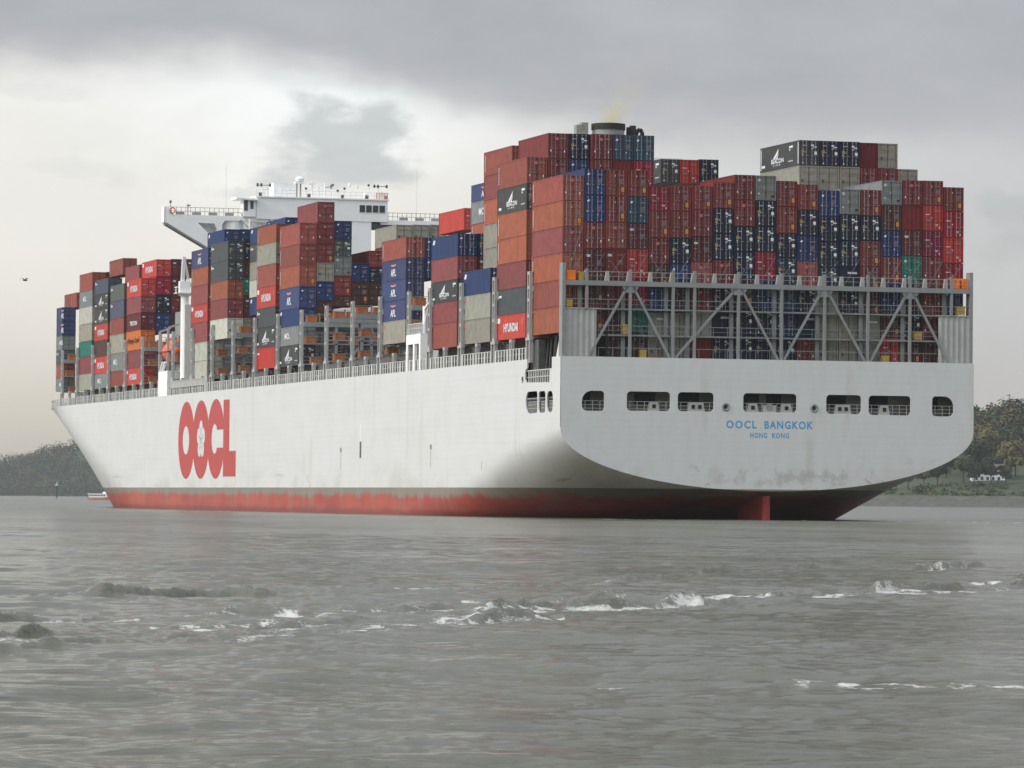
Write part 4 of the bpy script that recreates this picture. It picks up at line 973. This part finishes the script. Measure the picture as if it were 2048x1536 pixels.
for (bay, row, L, zz, codes) in STACKS:
    nt_ = len(codes); zz = list(zz)
    for t in range(nt_):
        wds = CODE[codes[t]][1]
        from_top = 'topmost' if t == 0 else ORD[t+1] + ' down'
        if bay == 0:
            lab = f'{wds} container, {from_top}, {ORD[row+1]} column from left in stern wall'
        elif bay == 1 and row >= 13: lab = f'{wds} container, {from_top}, {ORD[row-12]} from left in high right block'
        elif bay in (20, 21): lab = f'{wds} short container, {from_top} in the {"outer" if row == 0 else ("aft inner" if bay == 20 else "forward inner")} foremost bow stack'
        else: lab = f'{wds} container, {from_top}, {ORD[row+1]} row in from port, {BAYN[bay]} bay'
        lab = lab.replace('first row in from port', 'outermost port row')
        assert len(lab.split()) <= 16, lab
        box_container(bay, row, L, zz[t+1], zz[t], codes[t], lab)

# ================================================================== WATER
def eyept(lat, d, z=0.0):      # lateral metres to the right of the viewing line, metres along it
    return Vector((EYE.x, EYE.y, 0)) + R0*lat + F0*d + Vector((0, 0, z))
def vnoise(x, y, seed):
    xi = np.floor(x).astype(np.int64); yi = np.floor(y).astype(np.int64); fx = x-xi; fy = y-yi
    fx = fx*fx*fx*(fx*(fx*6-15)+10); fy = fy*fy*fy*(fy*(fy*6-15)+10)
    def h(a, b):
        n = (a*374761393 + b*668265263 + seed*982451653) & 0x7fffffff
        n = (n ^ (n >> 13))*1274126177 & 0x7fffffff
        return ((n ^ (n >> 16)) & 0xffff)/65535.0
    return (h(xi, yi)*(1-fx)+h(xi+1, yi)*fx)*(1-fy) + (h(xi, yi+1)*(1-fx)+h(xi+1, yi+1)*fx)*fy
def fbm(x, y, seed, o=4, g=.5):
    s_ = 0; a = 1; t = 0
    for k in range(o): s_ = s_ + a*(vnoise(x*2**k, y*2**k, seed+k)-.5); t += a; a *= g
    return s_/t*2
ang_f = np.radians(np.linspace(-8.2, 8.2, 560)); ang_c = np.radians(np.linspace(8.2, 360-8.2, 90))[1:-1]
ang = np.concatenate([ang_f, ang_c]); na = len(ang)
rad = np.concatenate([[2, 8, 18], np.geomspace(28, 520, 900), np.geomspace(522, 760, 90), np.geomspace(790, 16000, 46)]); nr = len(rad)
A, Rd = np.meshgrid(ang, rad)
u = Rd*np.sin(A); v = Rd*np.cos(A)           # lateral, distance from the eye
fade = 1/(1+(Rd/330)**3)
H = 0.075*fbm(u/9.0+40, v/5.0+9, 3, 3) + 0.050*fbm(u/2.8, v/1.5, 21, 4) + 0.016*fbm(u/.8, v/.5, 33, 3)
pat = 0.45 + 1.1*np.clip(fbm(u/30, v/60, 71, 3)+.35, 0, 1)          # calm streaks and ruffled patches
H = H*pat*fade*1.5
foam = np.zeros_like(H)
def wake(pts, amp, wid, seed, fo):
    """a breaking wash crest running across the river along the listed points"""
    global H, foam
    px = np.array([p[0] for p in pts]); py = np.array([p[1] for p in pts])
    c0 = np.interp(u, px, py); c0 = c0 + 3.0*fbm(u/4, u*0+seed, seed, 3) + 1.0*fbm(u/.9, u*0+2, seed+5, 3)
    inside = ((u > px[0]-2) & (u < px[-1]+2)).astype(float)
    m = np.clip(fbm(u/1.5, v/14+seed, seed+9, 3)*2.8+.30, 0, 1)
    d = (v-c0)/wid; ridge = np.exp(-np.where(d > 0, d*.8, d*1.9)**2)
    rough = 1+.5*fbm(u/.28, v/.45, seed+13, 4)
    H = H + amp*m*ridge*inside*rough
    H = H + .10*amp*inside*np.exp(-((v-c0)/(wid*4))**2)*fbm(u/.35, v/.6, seed+15, 3)*2
    mm = np.clip(fbm(u/2.6, v/25+seed, seed+17, 3)*2.6+fo, 0, 1)
    band = np.exp(-((v-c0+wid*1.1)/(wid*1.5))**2)
    foam = np.maximum(foam, mm*band*inside*np.clip(.42+2.4*fbm(u/.30, v/.45, seed+23, 4), 0, 1))
wake([(-13, 57), (-7.2, 63.5), (-4, 70), (-1, 76), (2.5, 84), (4.5, 92), (9, 104), (13.5, 116), (18, 128)], .19, .7, 5, .30)
wake([(-13, 60), (-7.2, 66), (-4, 73), (-1, 80), (2.5, 88), (4.5, 96), (9, 110), (13.5, 122), (18, 134)], .16, .6, 45, .2)
wake([(-11, 54), (-7.2, 60), (-4, 66), (-1, 72)], .08, .7, 52, .08)
wake([(-16, 84), (-10, 89), (-5.5, 95), (.6, 106), (5, 124), (9, 134), (17, 150)], .22, .8, 9, .15)
wake([(-10, 74), (-6, 80), (-2, 84), (2, 92)], .13, .7, 14, .05)
wake([(-.5, 84), (3, 89), (6, 96), (9.5, 105), (13, 113)], .07, .7, 61, .75)
wake([(-8.5, 70), (-6, 73), (-3.5, 76), (-1, 79)], .06, .7, 66, .6)
wake([(1, 92), (6, 100), (9.5, 109), (13, 118), (17, 124)], .05, .7, 77, .7)
wake([(8, 484), (20, 489), (45, 494), (62, 500), (95, 512)], .04, 2.2, 83, .25)
wake([(-66, 700), (-40, 640), (0, 530), (8, 484)], .0, 2.0, 87, -.1)
wake([(3.0, 51.5), (5, 52), (8, 52.5)], .03, .45, 27, 1.5)
wake([(-8.4, 49), (-7.0, 49.5)], .02, .4, 31, .2)
foam = foam*np.where(H > -.2, 1, 0)
# thin wash along the ship's waterline
P0 = np.stack([EYE.x + R0.x*u + F0.x*v, EYE.y + R0.y*u + F0.y*v], -1)
verts = np.stack([P0[..., 0], P0[..., 1], H], -1).reshape(-1, 3)
ii, jj = np.meshgrid(np.arange(nr-1), np.arange(na), indexing='ij'); j2 = (jj+1) % na
quads = np.stack([ii*na+jj, (ii+1)*na+jj, (ii+1)*na+j2, ii*na+j2], -1).reshape(-1, 4)
me = bpy.data.meshes.new('river_water'); me.vertices.add(len(verts)); me.vertices.foreach_set('co', verts.ravel())
me.loops.add(quads.size); me.loops.foreach_set('vertex_index', quads.ravel().astype(np.int32)); me.polygons.add(len(quads))
me.polygons.foreach_set('loop_start', np.arange(0, quads.size, 4, dtype=np.int32)); me.polygons.foreach_set('loop_total', np.full(len(quads), 4, dtype=np.int32))
me.polygons.foreach_set('use_smooth', np.ones(len(quads), dtype=bool)); me.update(calc_edges=True)
a2 = me.attributes.new('chop', 'FLOAT', 'POINT'); a2.data.foreach_set('value', (1-fade).ravel().astype(np.float32))
at = me.attributes.new('foam', 'FLOAT', 'POINT'); at.data.foreach_set('value', foam.ravel().astype(np.float32))
if me.polygons[5000].normal.z < 0: me.flip_normals()
wm = bpy.data.materials.new('river_water'); wm.use_nodes = True; n = wm.node_tree.nodes; l = wm.node_tree.links; b = n['Principled BSDF']
b.inputs['IOR'].default_value = 1.33; b.inputs['Roughness'].default_value = 0.16
t = n.new('ShaderNodeTexCoord')
def wn(scale, det, vs, ro=.6):
    mp = n.new('ShaderNodeMapping'); mp.inputs['Rotation'].default_value = (0, 0, AL+.1); mp.inputs['Scale'].default_value = vs; l.new(t.outputs['Object'], mp.inputs[0])
    x = n.new('ShaderNodeTexNoise'); x.inputs['Scale'].default_value = scale; x.inputs['Detail'].default_value = det; x.inputs['Roughness'].default_value = ro; l.new(mp.outputs[0], x.inputs['Vector']); return x.outputs['Fac']
def wmth(op, a, b_, cl=False):
    x = n.new('ShaderNodeMath'); x.operation = op; x.use_clamp = cl
    for i, v_ in enumerate((a, b_)):
        if isinstance(v_, (int, float)): x.inputs[i].default_value = v_
        else: l.new(v_, x.inputs[i])
    return x.outputs[0]
def wss(v_, lo, hi):
    x = n.new('ShaderNodeMapRange'); x.interpolation_type = 'SMOOTHSTEP'; l.new(v_, x.inputs[0]); x.inputs[1].default_value = lo; x.inputs[2].default_value = hi; return x.outputs[0]
bp = n.new('ShaderNodeBump'); bp.inputs['Strength'].default_value = 0.75; bp.inputs['Distance'].default_value = 0.30
hgt = wmth('ADD', wmth('MULTIPLY', wn(1.6, 9, (.55, 1, 1), .62), 1.0), wmth('MULTIPLY', wn(.12, 6, (.5, 1, 1), .6), 2.2))
l.new(hgt, bp.inputs['Height']); l.new(bp.outputs[0], b.inputs['Normal'])
silt = n.new('ShaderNodeMix'); silt.data_type = 'RGBA'; l.new(wss(wn(.05, 5, (1, .4, 1)), .35, .65), silt.inputs[0])
silt.inputs[6].default_value = (.066, .063, .032, 1); silt.inputs[7].default_value = (.125, .128, .10, 1)
fa = n.new('ShaderNodeAttribute'); fa.attribute_name = 'foam'
ff = wss(wmth('ADD', fa.outputs['Fac'], wmth('MULTIPLY', wmth('SUBTRACT', wn(17.0, 5, (1, .45, 1), .7), .5), 2.4)), .30, .95)
ff = wmth('MULTIPLY', wmth('MULTIPLY', ff, wss(fa.outputs['Fac'], .03, .4)), .72)
fc = n.new('ShaderNodeMix'); fc.data_type = 'RGBA'; l.new(ff, fc.inputs[0]); l.new(silt.outputs[2], fc.inputs[6]); fc.inputs[7].default_value = (.80, .80, .77, 1)
l.new(fc.outputs[2], b.inputs['Base Color'])
ca = n.new('ShaderNodeAttribute'); ca.attribute_name = 'chop'
l.new(wmth('ADD', wmth('ADD', .10, wmth('MULTIPLY', ca.outputs['Fac'], .15)), wmth('MULTIPLY', ff, .6)), b.inputs['Roughness'])
water = link('river_water', me, None, [wm]); tag(water, kind='structure')

# ================================================================== SHORES
def leafmat(name, a, b_):
    m = bpy.data.materials.new(name); m.use_nodes = True; n = m.node_tree.nodes; l = m.node_tree.links; p = n['Principled BSDF']
    p.inputs['Roughness'].default_value = .85; p.inputs['Specular IOR Level'].default_value = .15
    t = n.new('ShaderNodeTexCoord'); no = n.new('ShaderNodeTexNoise'); no.inputs['Scale'].default_value = .22; no.inputs['Detail'].default_value = 4
    l.new(t.outputs['Object'], no.inputs['Vector']); cr = n.new('ShaderNodeMix'); cr.data_type = 'RGBA'
    mr = n.new('ShaderNodeMapRange'); mr.inputs[1].default_value = .35; mr.inputs[2].default_value = .65; l.new(no.outputs['Fac'], mr.inputs[0]); l.new(mr.outputs[0], cr.inputs[0])
    cr.inputs[6].default_value = (*a, 1); cr.inputs[7].default_value = (*b_, 1); l.new(cr.outputs[2], p.inputs['Base Color']); return m
M['leaf_dark'] = leafmat('leaf_dark_green', (.020, .034, .020), (.038, .056, .030))
M['leaf_olive'] = leafmat('leaf_olive', (.075, .08, .03), (.14, .12, .05))
M['leaf_rust'] = leafmat('leaf_rust', (.14, .075, .035), (.10, .085, .04))
M['leaf_mix'] = leafmat('leaf_mixed', (.035, .05, .028), (.095, .085, .045))
M['bark'] = mat('bark', (.06, .05, .04), .9)
M['stone'] = mat('stone_slope', (.085, .085, .075), .9, var=.35, scale=.25)
M['grass'] = mat('rough_grass', (.05, .065, .032), .95, var=.4, scale=.15)
M['roof'] = mat('roof_tile', (.12, .10, .09), .8)
def leaves(mb, c0, rx, ry, rz, n, size, m=0, r_=random):
    for _ in range(n):
        th_ = r_.uniform(0, 2*math.pi); ph = math.acos(r_.uniform(-.55, 1)); k = r_.uniform(.72, 1.06)
        p = Vector((c0[0]+rx*k*math.sin(ph)*math.cos(th_), c0[1]+ry*k*math.sin(ph)*math.sin(th_), c0[2]+rz*k*math.cos(ph)))
        nrm = Vector((math.sin(ph)*math.cos(th_)+r_.uniform(-.6, .6), math.sin(ph)*math.sin(th_)+r_.uniform(-.6, .6), math.cos(ph)+r_.uniform(-.3, .8))).normalized()
        a = nrm.orthogonal().normalized(); b2 = nrm.cross(a); s_ = size*r_.uniform(.6, 1.3); t = r_.uniform(0, 3.1)
        e1 = (a*math.cos(t)+b2*math.sin(t))*s_; e2 = (b2*math.cos(t)-a*math.sin(t))*s_*r_.uniform(.5, .9)
        mb.add([p-e1-e2*.3, p+e2, p+e1-e2*.2, p-e2], [(0, 1, 2, 3)], m)
def crown_mesh(seed, h, r, leafm, size=.8, nl=12, per=170):
    r_ = random.Random(seed); mb = MB()
    for k in range(nl):
        t = r_.uniform(0, 2*math.pi); d = r*r_.uniform(.1, .62); z = h*r_.uniform(.42, .88)
        rr_ = r*r_.uniform(.36, .58)
        leaves(mb, (d*math.cos(t), d*math.sin(t), z), rr_, rr_, rr_*.85, per, size, 0, r_)
    me = mb.mesh('crown'); me.materials.append(M[leafm]); return me
def trunk_mesh(seed, h, r):
    r_ = random.Random(seed+99); mb = MB(); mb.cyl((0, 0, -.5), (0, 0, h*.5), r, 8, r*.6)
    for k in range(4):
        t = r_.uniform(0, 6.28); mb.cyl((0, 0, h*(.3+.05*k)), (math.cos(t)*h*.22, math.sin(t)*h*.22, h*(.58+.06*k)), r*.45, 6, r*.15)
    me = mb.mesh('trunk'); me.materials.append(M['bark']); return me
KIND = []
for i, (lf, lab) in enumerate((('leaf_dark', 'dark green'), ('leaf_olive', 'olive yellow'), ('leaf_rust', 'rust tinged'), ('leaf_mix', 'dull green'))):
    for s_ in range(2): KIND.append((lab, crown_mesh(i*7+s_, 16, 6.6, lf), trunk_mesh(i*7+s_, 16, .38)))
def tree(kind, lat, d, z, sc, label, sz=1.0):
    lab, cm, tm = KIND[kind]; e = empty('tree', eyept(lat, d, z)); e.scale = (sc, sc, sc*sz); e.rotation_euler.z = (lat*7.3) % 6.28
    tag(e, label, 'tree', 'trees on the right bank')
    for nm, me in (('trunk', tm), ('crown', cm)): o = bpy.data.objects.new(nm, me); COL.objects.link(o); o.parent = e
    return e
DR = 2300.0
def terrain(name, lats, ds, hf, m):
    mb = MB(); nl = len(lats)
    for d in ds:
        for a in lats: mb.v.append(tuple(eyept(a, d, hf(a, d))))
    for i in range(len(ds)-1):
        for j in range(nl-1): k = i*nl+j; mb.f.append((k, k+1, k+nl+1, k+nl)); mb.m.append(0)
    o = mb.build(name, m, None, smooth=True); tag(o, kind='structure'); return o
def hr(a, d):     # right bank: stone slope, terrace, wooded hill that rises to the right
    q_ = d-DR
    s_ = np.interp(q_, [0, 10, 22, 40, 60, 130, 300], [-.6, 2.2, 5.6, 6.5, 12, 19, 50])
    up = np.interp(a, [150, 215, 235, 262, 330], [.35, .6, .85, 1.0, 1.1]); return s_ if s_ < 6.5 else 6.5+(s_-6.5)*up
la = list(np.linspace(60, 620, 60))
terrain('embankment', la, [DR-10, DR, DR+10, DR+22], hr, 'stone')
terrain('right_bank_hill', la, [DR+22, DR+40, DR+60, DR+90, DR+130, DR+180, DR+240, DR+300, DR+500], lambda a, d: hr(a, min(d, DR+300)), 'grass')
# low far bank that closes the view behind the ship, and the wooded hill on the left
DL = 6400.0; KL = 6400/3400
terrain('far_bank', list(np.linspace(-260, 200, 20)), [3000, 3020, 3060, 3200], lambda a, d: [-.5, 3, 4, 5][[3000, 3020, 3060, 3200].index(d)], 'grass')
def hl(a, d):
    top = KL*np.interp(a/KL, [-900, -500, -394, -382, -366, -354, -343, -320, -250, -180, -120], [8, 12, 22, 26, 31, 34, 38, 45, 52, 34, 4])
    return float(np.interp((d-DL)/KL, [0, 30, 60, 160, 400], [-.5, 2, 4+top*.15, top, top]))
terrain('left_bank_hill', list(np.linspace(-900*KL, -120*KL, 60)), [DL, DL+30*KL, DL+60*KL, DL+110*KL, DL+160*KL, DL+400*KL], hl, 'grass')
def wood(name, n_, latr, dr, zf, leafms, size, r_, rr_=(5, 8), per=46):
    mb = MB()
    for _ in range(n_):
        a = r_.uniform(*latr); d = r_.uniform(*dr); z = zf(a, d); r = r_.uniform(*rr_); mi = r_.randrange(len(leafms))
        p = eyept(a, d, z + r*.55); leaves(mb, p, r, r, r*r_.uniform(.9, 1.25), per, size, mi, r_)
    o = mb.build(name, leafms, None); return tag(o, kind='stuff')
r_ = random.Random(4)
tag(wood('hillside_woodland', 900, (-560*KL, -130*KL), (DL+15, DL+190*KL), hl, ['leaf_dark', 'leaf_mix', 'leaf_dark', 'leaf_olive'], 1.5, r_, (9, 16), 130), 'hazy grey-green wood covering the hill left of the bow', 'woodland')
tag(wood('hilltop_woodland', 460, (190, 420), (DR+150, DR+320), lambda a, d: hr(a, d)-1, ['leaf_dark', 'leaf_mix', 'leaf_dark', 'leaf_mix', 'leaf_dark', 'leaf_rust'], 1.05, r_, (5, 8.5), 170), 'dark wood along the hilltop right of the stern', 'woodland')
tag(wood('bank_scrub', 260, (90, 420), (DR+26, DR+62), lambda a, d: hr(a, d)-2.4, ['leaf_mix', 'leaf_dark', 'leaf_olive'], .7, r_, (2.2, 3.8), 50), 'low scrub along the top of the stone embankment', 'scrub')
TR = [(1, 237, 112, 1.15, 'broad olive tree against the right edge of the stern'), (2, 262, 150, 1.35, 'tall rust-tinged tree crowning the hill'), (1, 252, 100, 1.3, 'round yellow-olive tree above the white building'),
      (3, 269, 96, 1.35, 'large yellow-green tree at the right edge of the view'), (6, 243, 78, .95, 'dull green tree left of the white building'), (0, 247, 60, .8, 'dark bushy tree in front of the white building'),
      (1, 228, 66, .9, 'dark tree low beside the rounded stern corner'), (6, 220, 58, .8, 'small dull tree under the stern overhang'), (7, 212, 62, .8, 'pale green tree farthest left on the right bank'),
      (0, 256, 62, .95, 'dark wide tree in front of the gap in the trees'), (4, 274, 105, 1.2, 'reddish tree behind the yellow-green one'), (7, 264, 64, .7, 'low round bushy tree by the bank path'), (5, 241, 130, 1.2, 'brownish tree on the slope behind the stern corner')]
for i, (k, lat, dd, sc, lab) in enumerate(TR): tree(k % 8, lat, DR+dd, hr(lat, DR+dd)-.6, sc, lab)
# white house glimpsed through the trunks
hs = empty('riverside_house', eyept(257, DR+84, hr(257, DR+84)-1)); hs.rotation_euler.z = -AL; tag(hs, 'white riverside house half hidden behind trees', 'house')
mb = MB(); mb.box(-9, 9, 0, 8, 0, 7.2); mb.build('wall', 'white', hs)
mb = MB(); mb.add([(-9.5, -.5, 7.2), (9.5, -.5, 7.2), (9.5, 8.5, 7.2), (-9.5, 8.5, 7.2), (-9.5, 4, 10.5), (9.5, 4, 10.5)], [(0, 1, 5, 4), (2, 3, 4, 5), (0, 4, 3), (1, 2, 5)]); mb.build('roof', 'roof', hs)
for x in (-7, -4, -1, 2, 5):
    mb = MB(); mb.box(x, x+1.3, -.06, 0, 1.2, 3.0); mb.box(x, x+1.3, -.06, 0, 4.4, 6.0); mb.build('window', 'glass', hs)
# white cabin boat far off by the bow
bt = empty('motor_boat', eyept(-170.5, 1850, 0)); bt.rotation_euler.z = -AL-.1; tag(bt, 'small white passenger boat far away at the bow waterline', 'boat')
mb = MB(); sec = [(-5.2, 1.3, 1.2), (-2, 1.6, 1.15), (2, 1.6, 1.25), (4.4, 1.0, 1.5), (5.6, .1, 1.75)]
for x, wdt, hh in sec: mb.v += [(x, -wdt, hh), (x, -wdt*.7, -.4), (x, wdt*.7, -.4), (x, wdt, hh)]
for i in range(4):
    for j in range(3): a = i*4+j; mb.f.append((a, a+1, a+5, a+4)); mb.m.append(0)
    mb.f.append((i*4+3, i*4, i*4+4, i*4+7)); mb.m.append(0)
mb.f.append((0, 3, 2, 1)); mb.m.append(0); mb.build('hull', 'redmark', bt)
mb = MB(); mb.box(-4.6, 3.0, -1.3, 1.3, 1.2, 2.5); mb.build('cabin', 'white', bt)
mb = MB()
for k in range(6): mb.box(-4.2+k*1.15, -3.4+k*1.15, -1.33, -1.3, 1.6, 2.2)
mb.build('window', 'glass', bt)
mb = MB(); mb.box(-5.2, 3.4, -1.5, 1.5, 2.5, 2.75); mb.box(1.2, 2.6, -.8, .8, 2.75, 3.6); mb.build('roof', 'white', bt)
# beacon post on the left shore
bc = empty('beacon_post', eyept(-262, 2570, 0)); tag(bc, 'slim brown beacon post standing in the water before the left hill', 'beacon')
mb = MB(); mb.cyl((0, 0, -1), (0, 0, 7.4), .32, 8); mb.build('post', 'bark', bc)
mb = MB(); mb.cyl((0, 0, 7.4), (0, 0, 8.0), .9, 8); mb.cyl((0, 0, 8.0), (0, 0, 9.6), .35, 8, .1); mb.build('top_mark', 'offwhite', bc)
# gull
D_ = 300; gp = eyept((50-1024)/8878*D_, D_, 2.12+(988.6-560)/8878*D_)
gu = empty('gull', gp); tag(gu, 'small dark bird flying low in the left of the sky', 'bird'); gu.rotation_euler.z = .6
mb = MB(); mb.ell((0, 0, 0), .21, .06, .06, 10, 6); mb.ell((.21, 0, .02), .05, .04, .04, 8, 5)
for sy in (-1, 1):
    mb.add([(.08, sy*.03, .03), (-.08, sy*.03, .03), (-.06, sy*.22, .14), (.06, sy*.22, .15), (-.1, sy*.42, .06), (-.06, sy*.42, .07)], [(0, 1, 2, 3), (3, 2, 4, 5)])
mb.add([(-.18, 0, 0), (-.32, -.05, 0), (-.32, .05, 0)], [(0, 1, 2)]); mb.build('body', 'dgrey', gu)

# ================================================================== SMOKE AND HAZE
def volmat(name, rgb, dens, fall=None):
    m = bpy.data.materials.new(name); m.use_nodes = True; n = m.node_tree.nodes; l = m.node_tree.links; n.clear()
    o = n.new('ShaderNodeOutputMaterial'); p = n.new('ShaderNodeVolumePrincipled'); p.inputs['Color'].default_value = (*rgb, 1); p.inputs['Density'].default_value = dens; p.inputs['Anisotropy'].default_value = 0
    l.new(p.outputs[0], o.inputs['Volume']); return m, n, l, p
m, n, l, p = volmat('exhaust_smoke', (.86, .80, .56), .1)
t = n.new('ShaderNodeTexCoord'); sp = n.new('ShaderNodeSeparateXYZ'); l.new(t.outputs['Object'], sp.inputs[0])
def sm(op, a, b_):
    x = n.new('ShaderNodeMath'); x.operation = op
    for i, v_ in enumerate((a, b_)):
        if isinstance(v_, (int, float)): x.inputs[i].default_value = v_
        else: l.new(v_, x.inputs[i])
    return x.outputs[0]
# plume leans to the right as it rises and spreads: distance from its axis over its growing radius
ax_ = sm('MULTIPLY', sp.outputs[2], .62); rad_ = sm('ADD', sm('MULTIPLY', sp.outputs[2], .34), 1.5)
no = n.new('ShaderNodeTexNoise'); no.inputs['Scale'].default_value = .55; no.inputs['Detail'].default_value = 4; l.new(t.outputs['Object'], no.inputs['Vector'])
dx = sm('DIVIDE', sm('SUBTRACT', sp.outputs[0], ax_), rad_); dy_ = sm('DIVIDE', sp.outputs[1], rad_)
rr2 = sm('ADD', sm('MULTIPLY', dx, dx), sm('MULTIPLY', dy_, dy_))
g_ = sm('EXPONENT', sm('MULTIPLY', rr2, -2.2), 0); fz = sm('EXPONENT', sm('MULTIPLY', sp.outputs[2], -.62), 0)
nn = sm('MAXIMUM', sm('MULTIPLY', sm('SUBTRACT', no.outputs['Fac'], .32), 3.5), 0)
l.new(sm('MULTIPLY', sm('MULTIPLY', g_, fz), sm('MULTIPLY', nn, 1.3)), p.inputs['Density'])
smk = MB(); smk.box(-5, 18, -8, 8, 0, 15); so = smk.mesh('exhaust_smoke'); so.materials.append(m)
sobj = bpy.data.objects.new('exhaust_smoke', so); COL.objects.link(sobj); sobj.location = (0, 62, 48.75)
tag(sobj, 'thin yellowish smoke drifting from the funnel', 'smoke', kind='stuff')
m, n, l, p = volmat('haze', (.52, .55, .58), HAZE)
hz = MB(); hz.box(-17000, 17000, -17000, 17000, -1.6, 66); ho = hz.build('haze', [m], None); tag(ho, kind='stuff')
scene.cycles.volume_max_steps = 256; scene.cycles.volume_step_rate = 1.0
scene.cycles.max_bounces = 6; scene.cycles.volume_bounces = 1
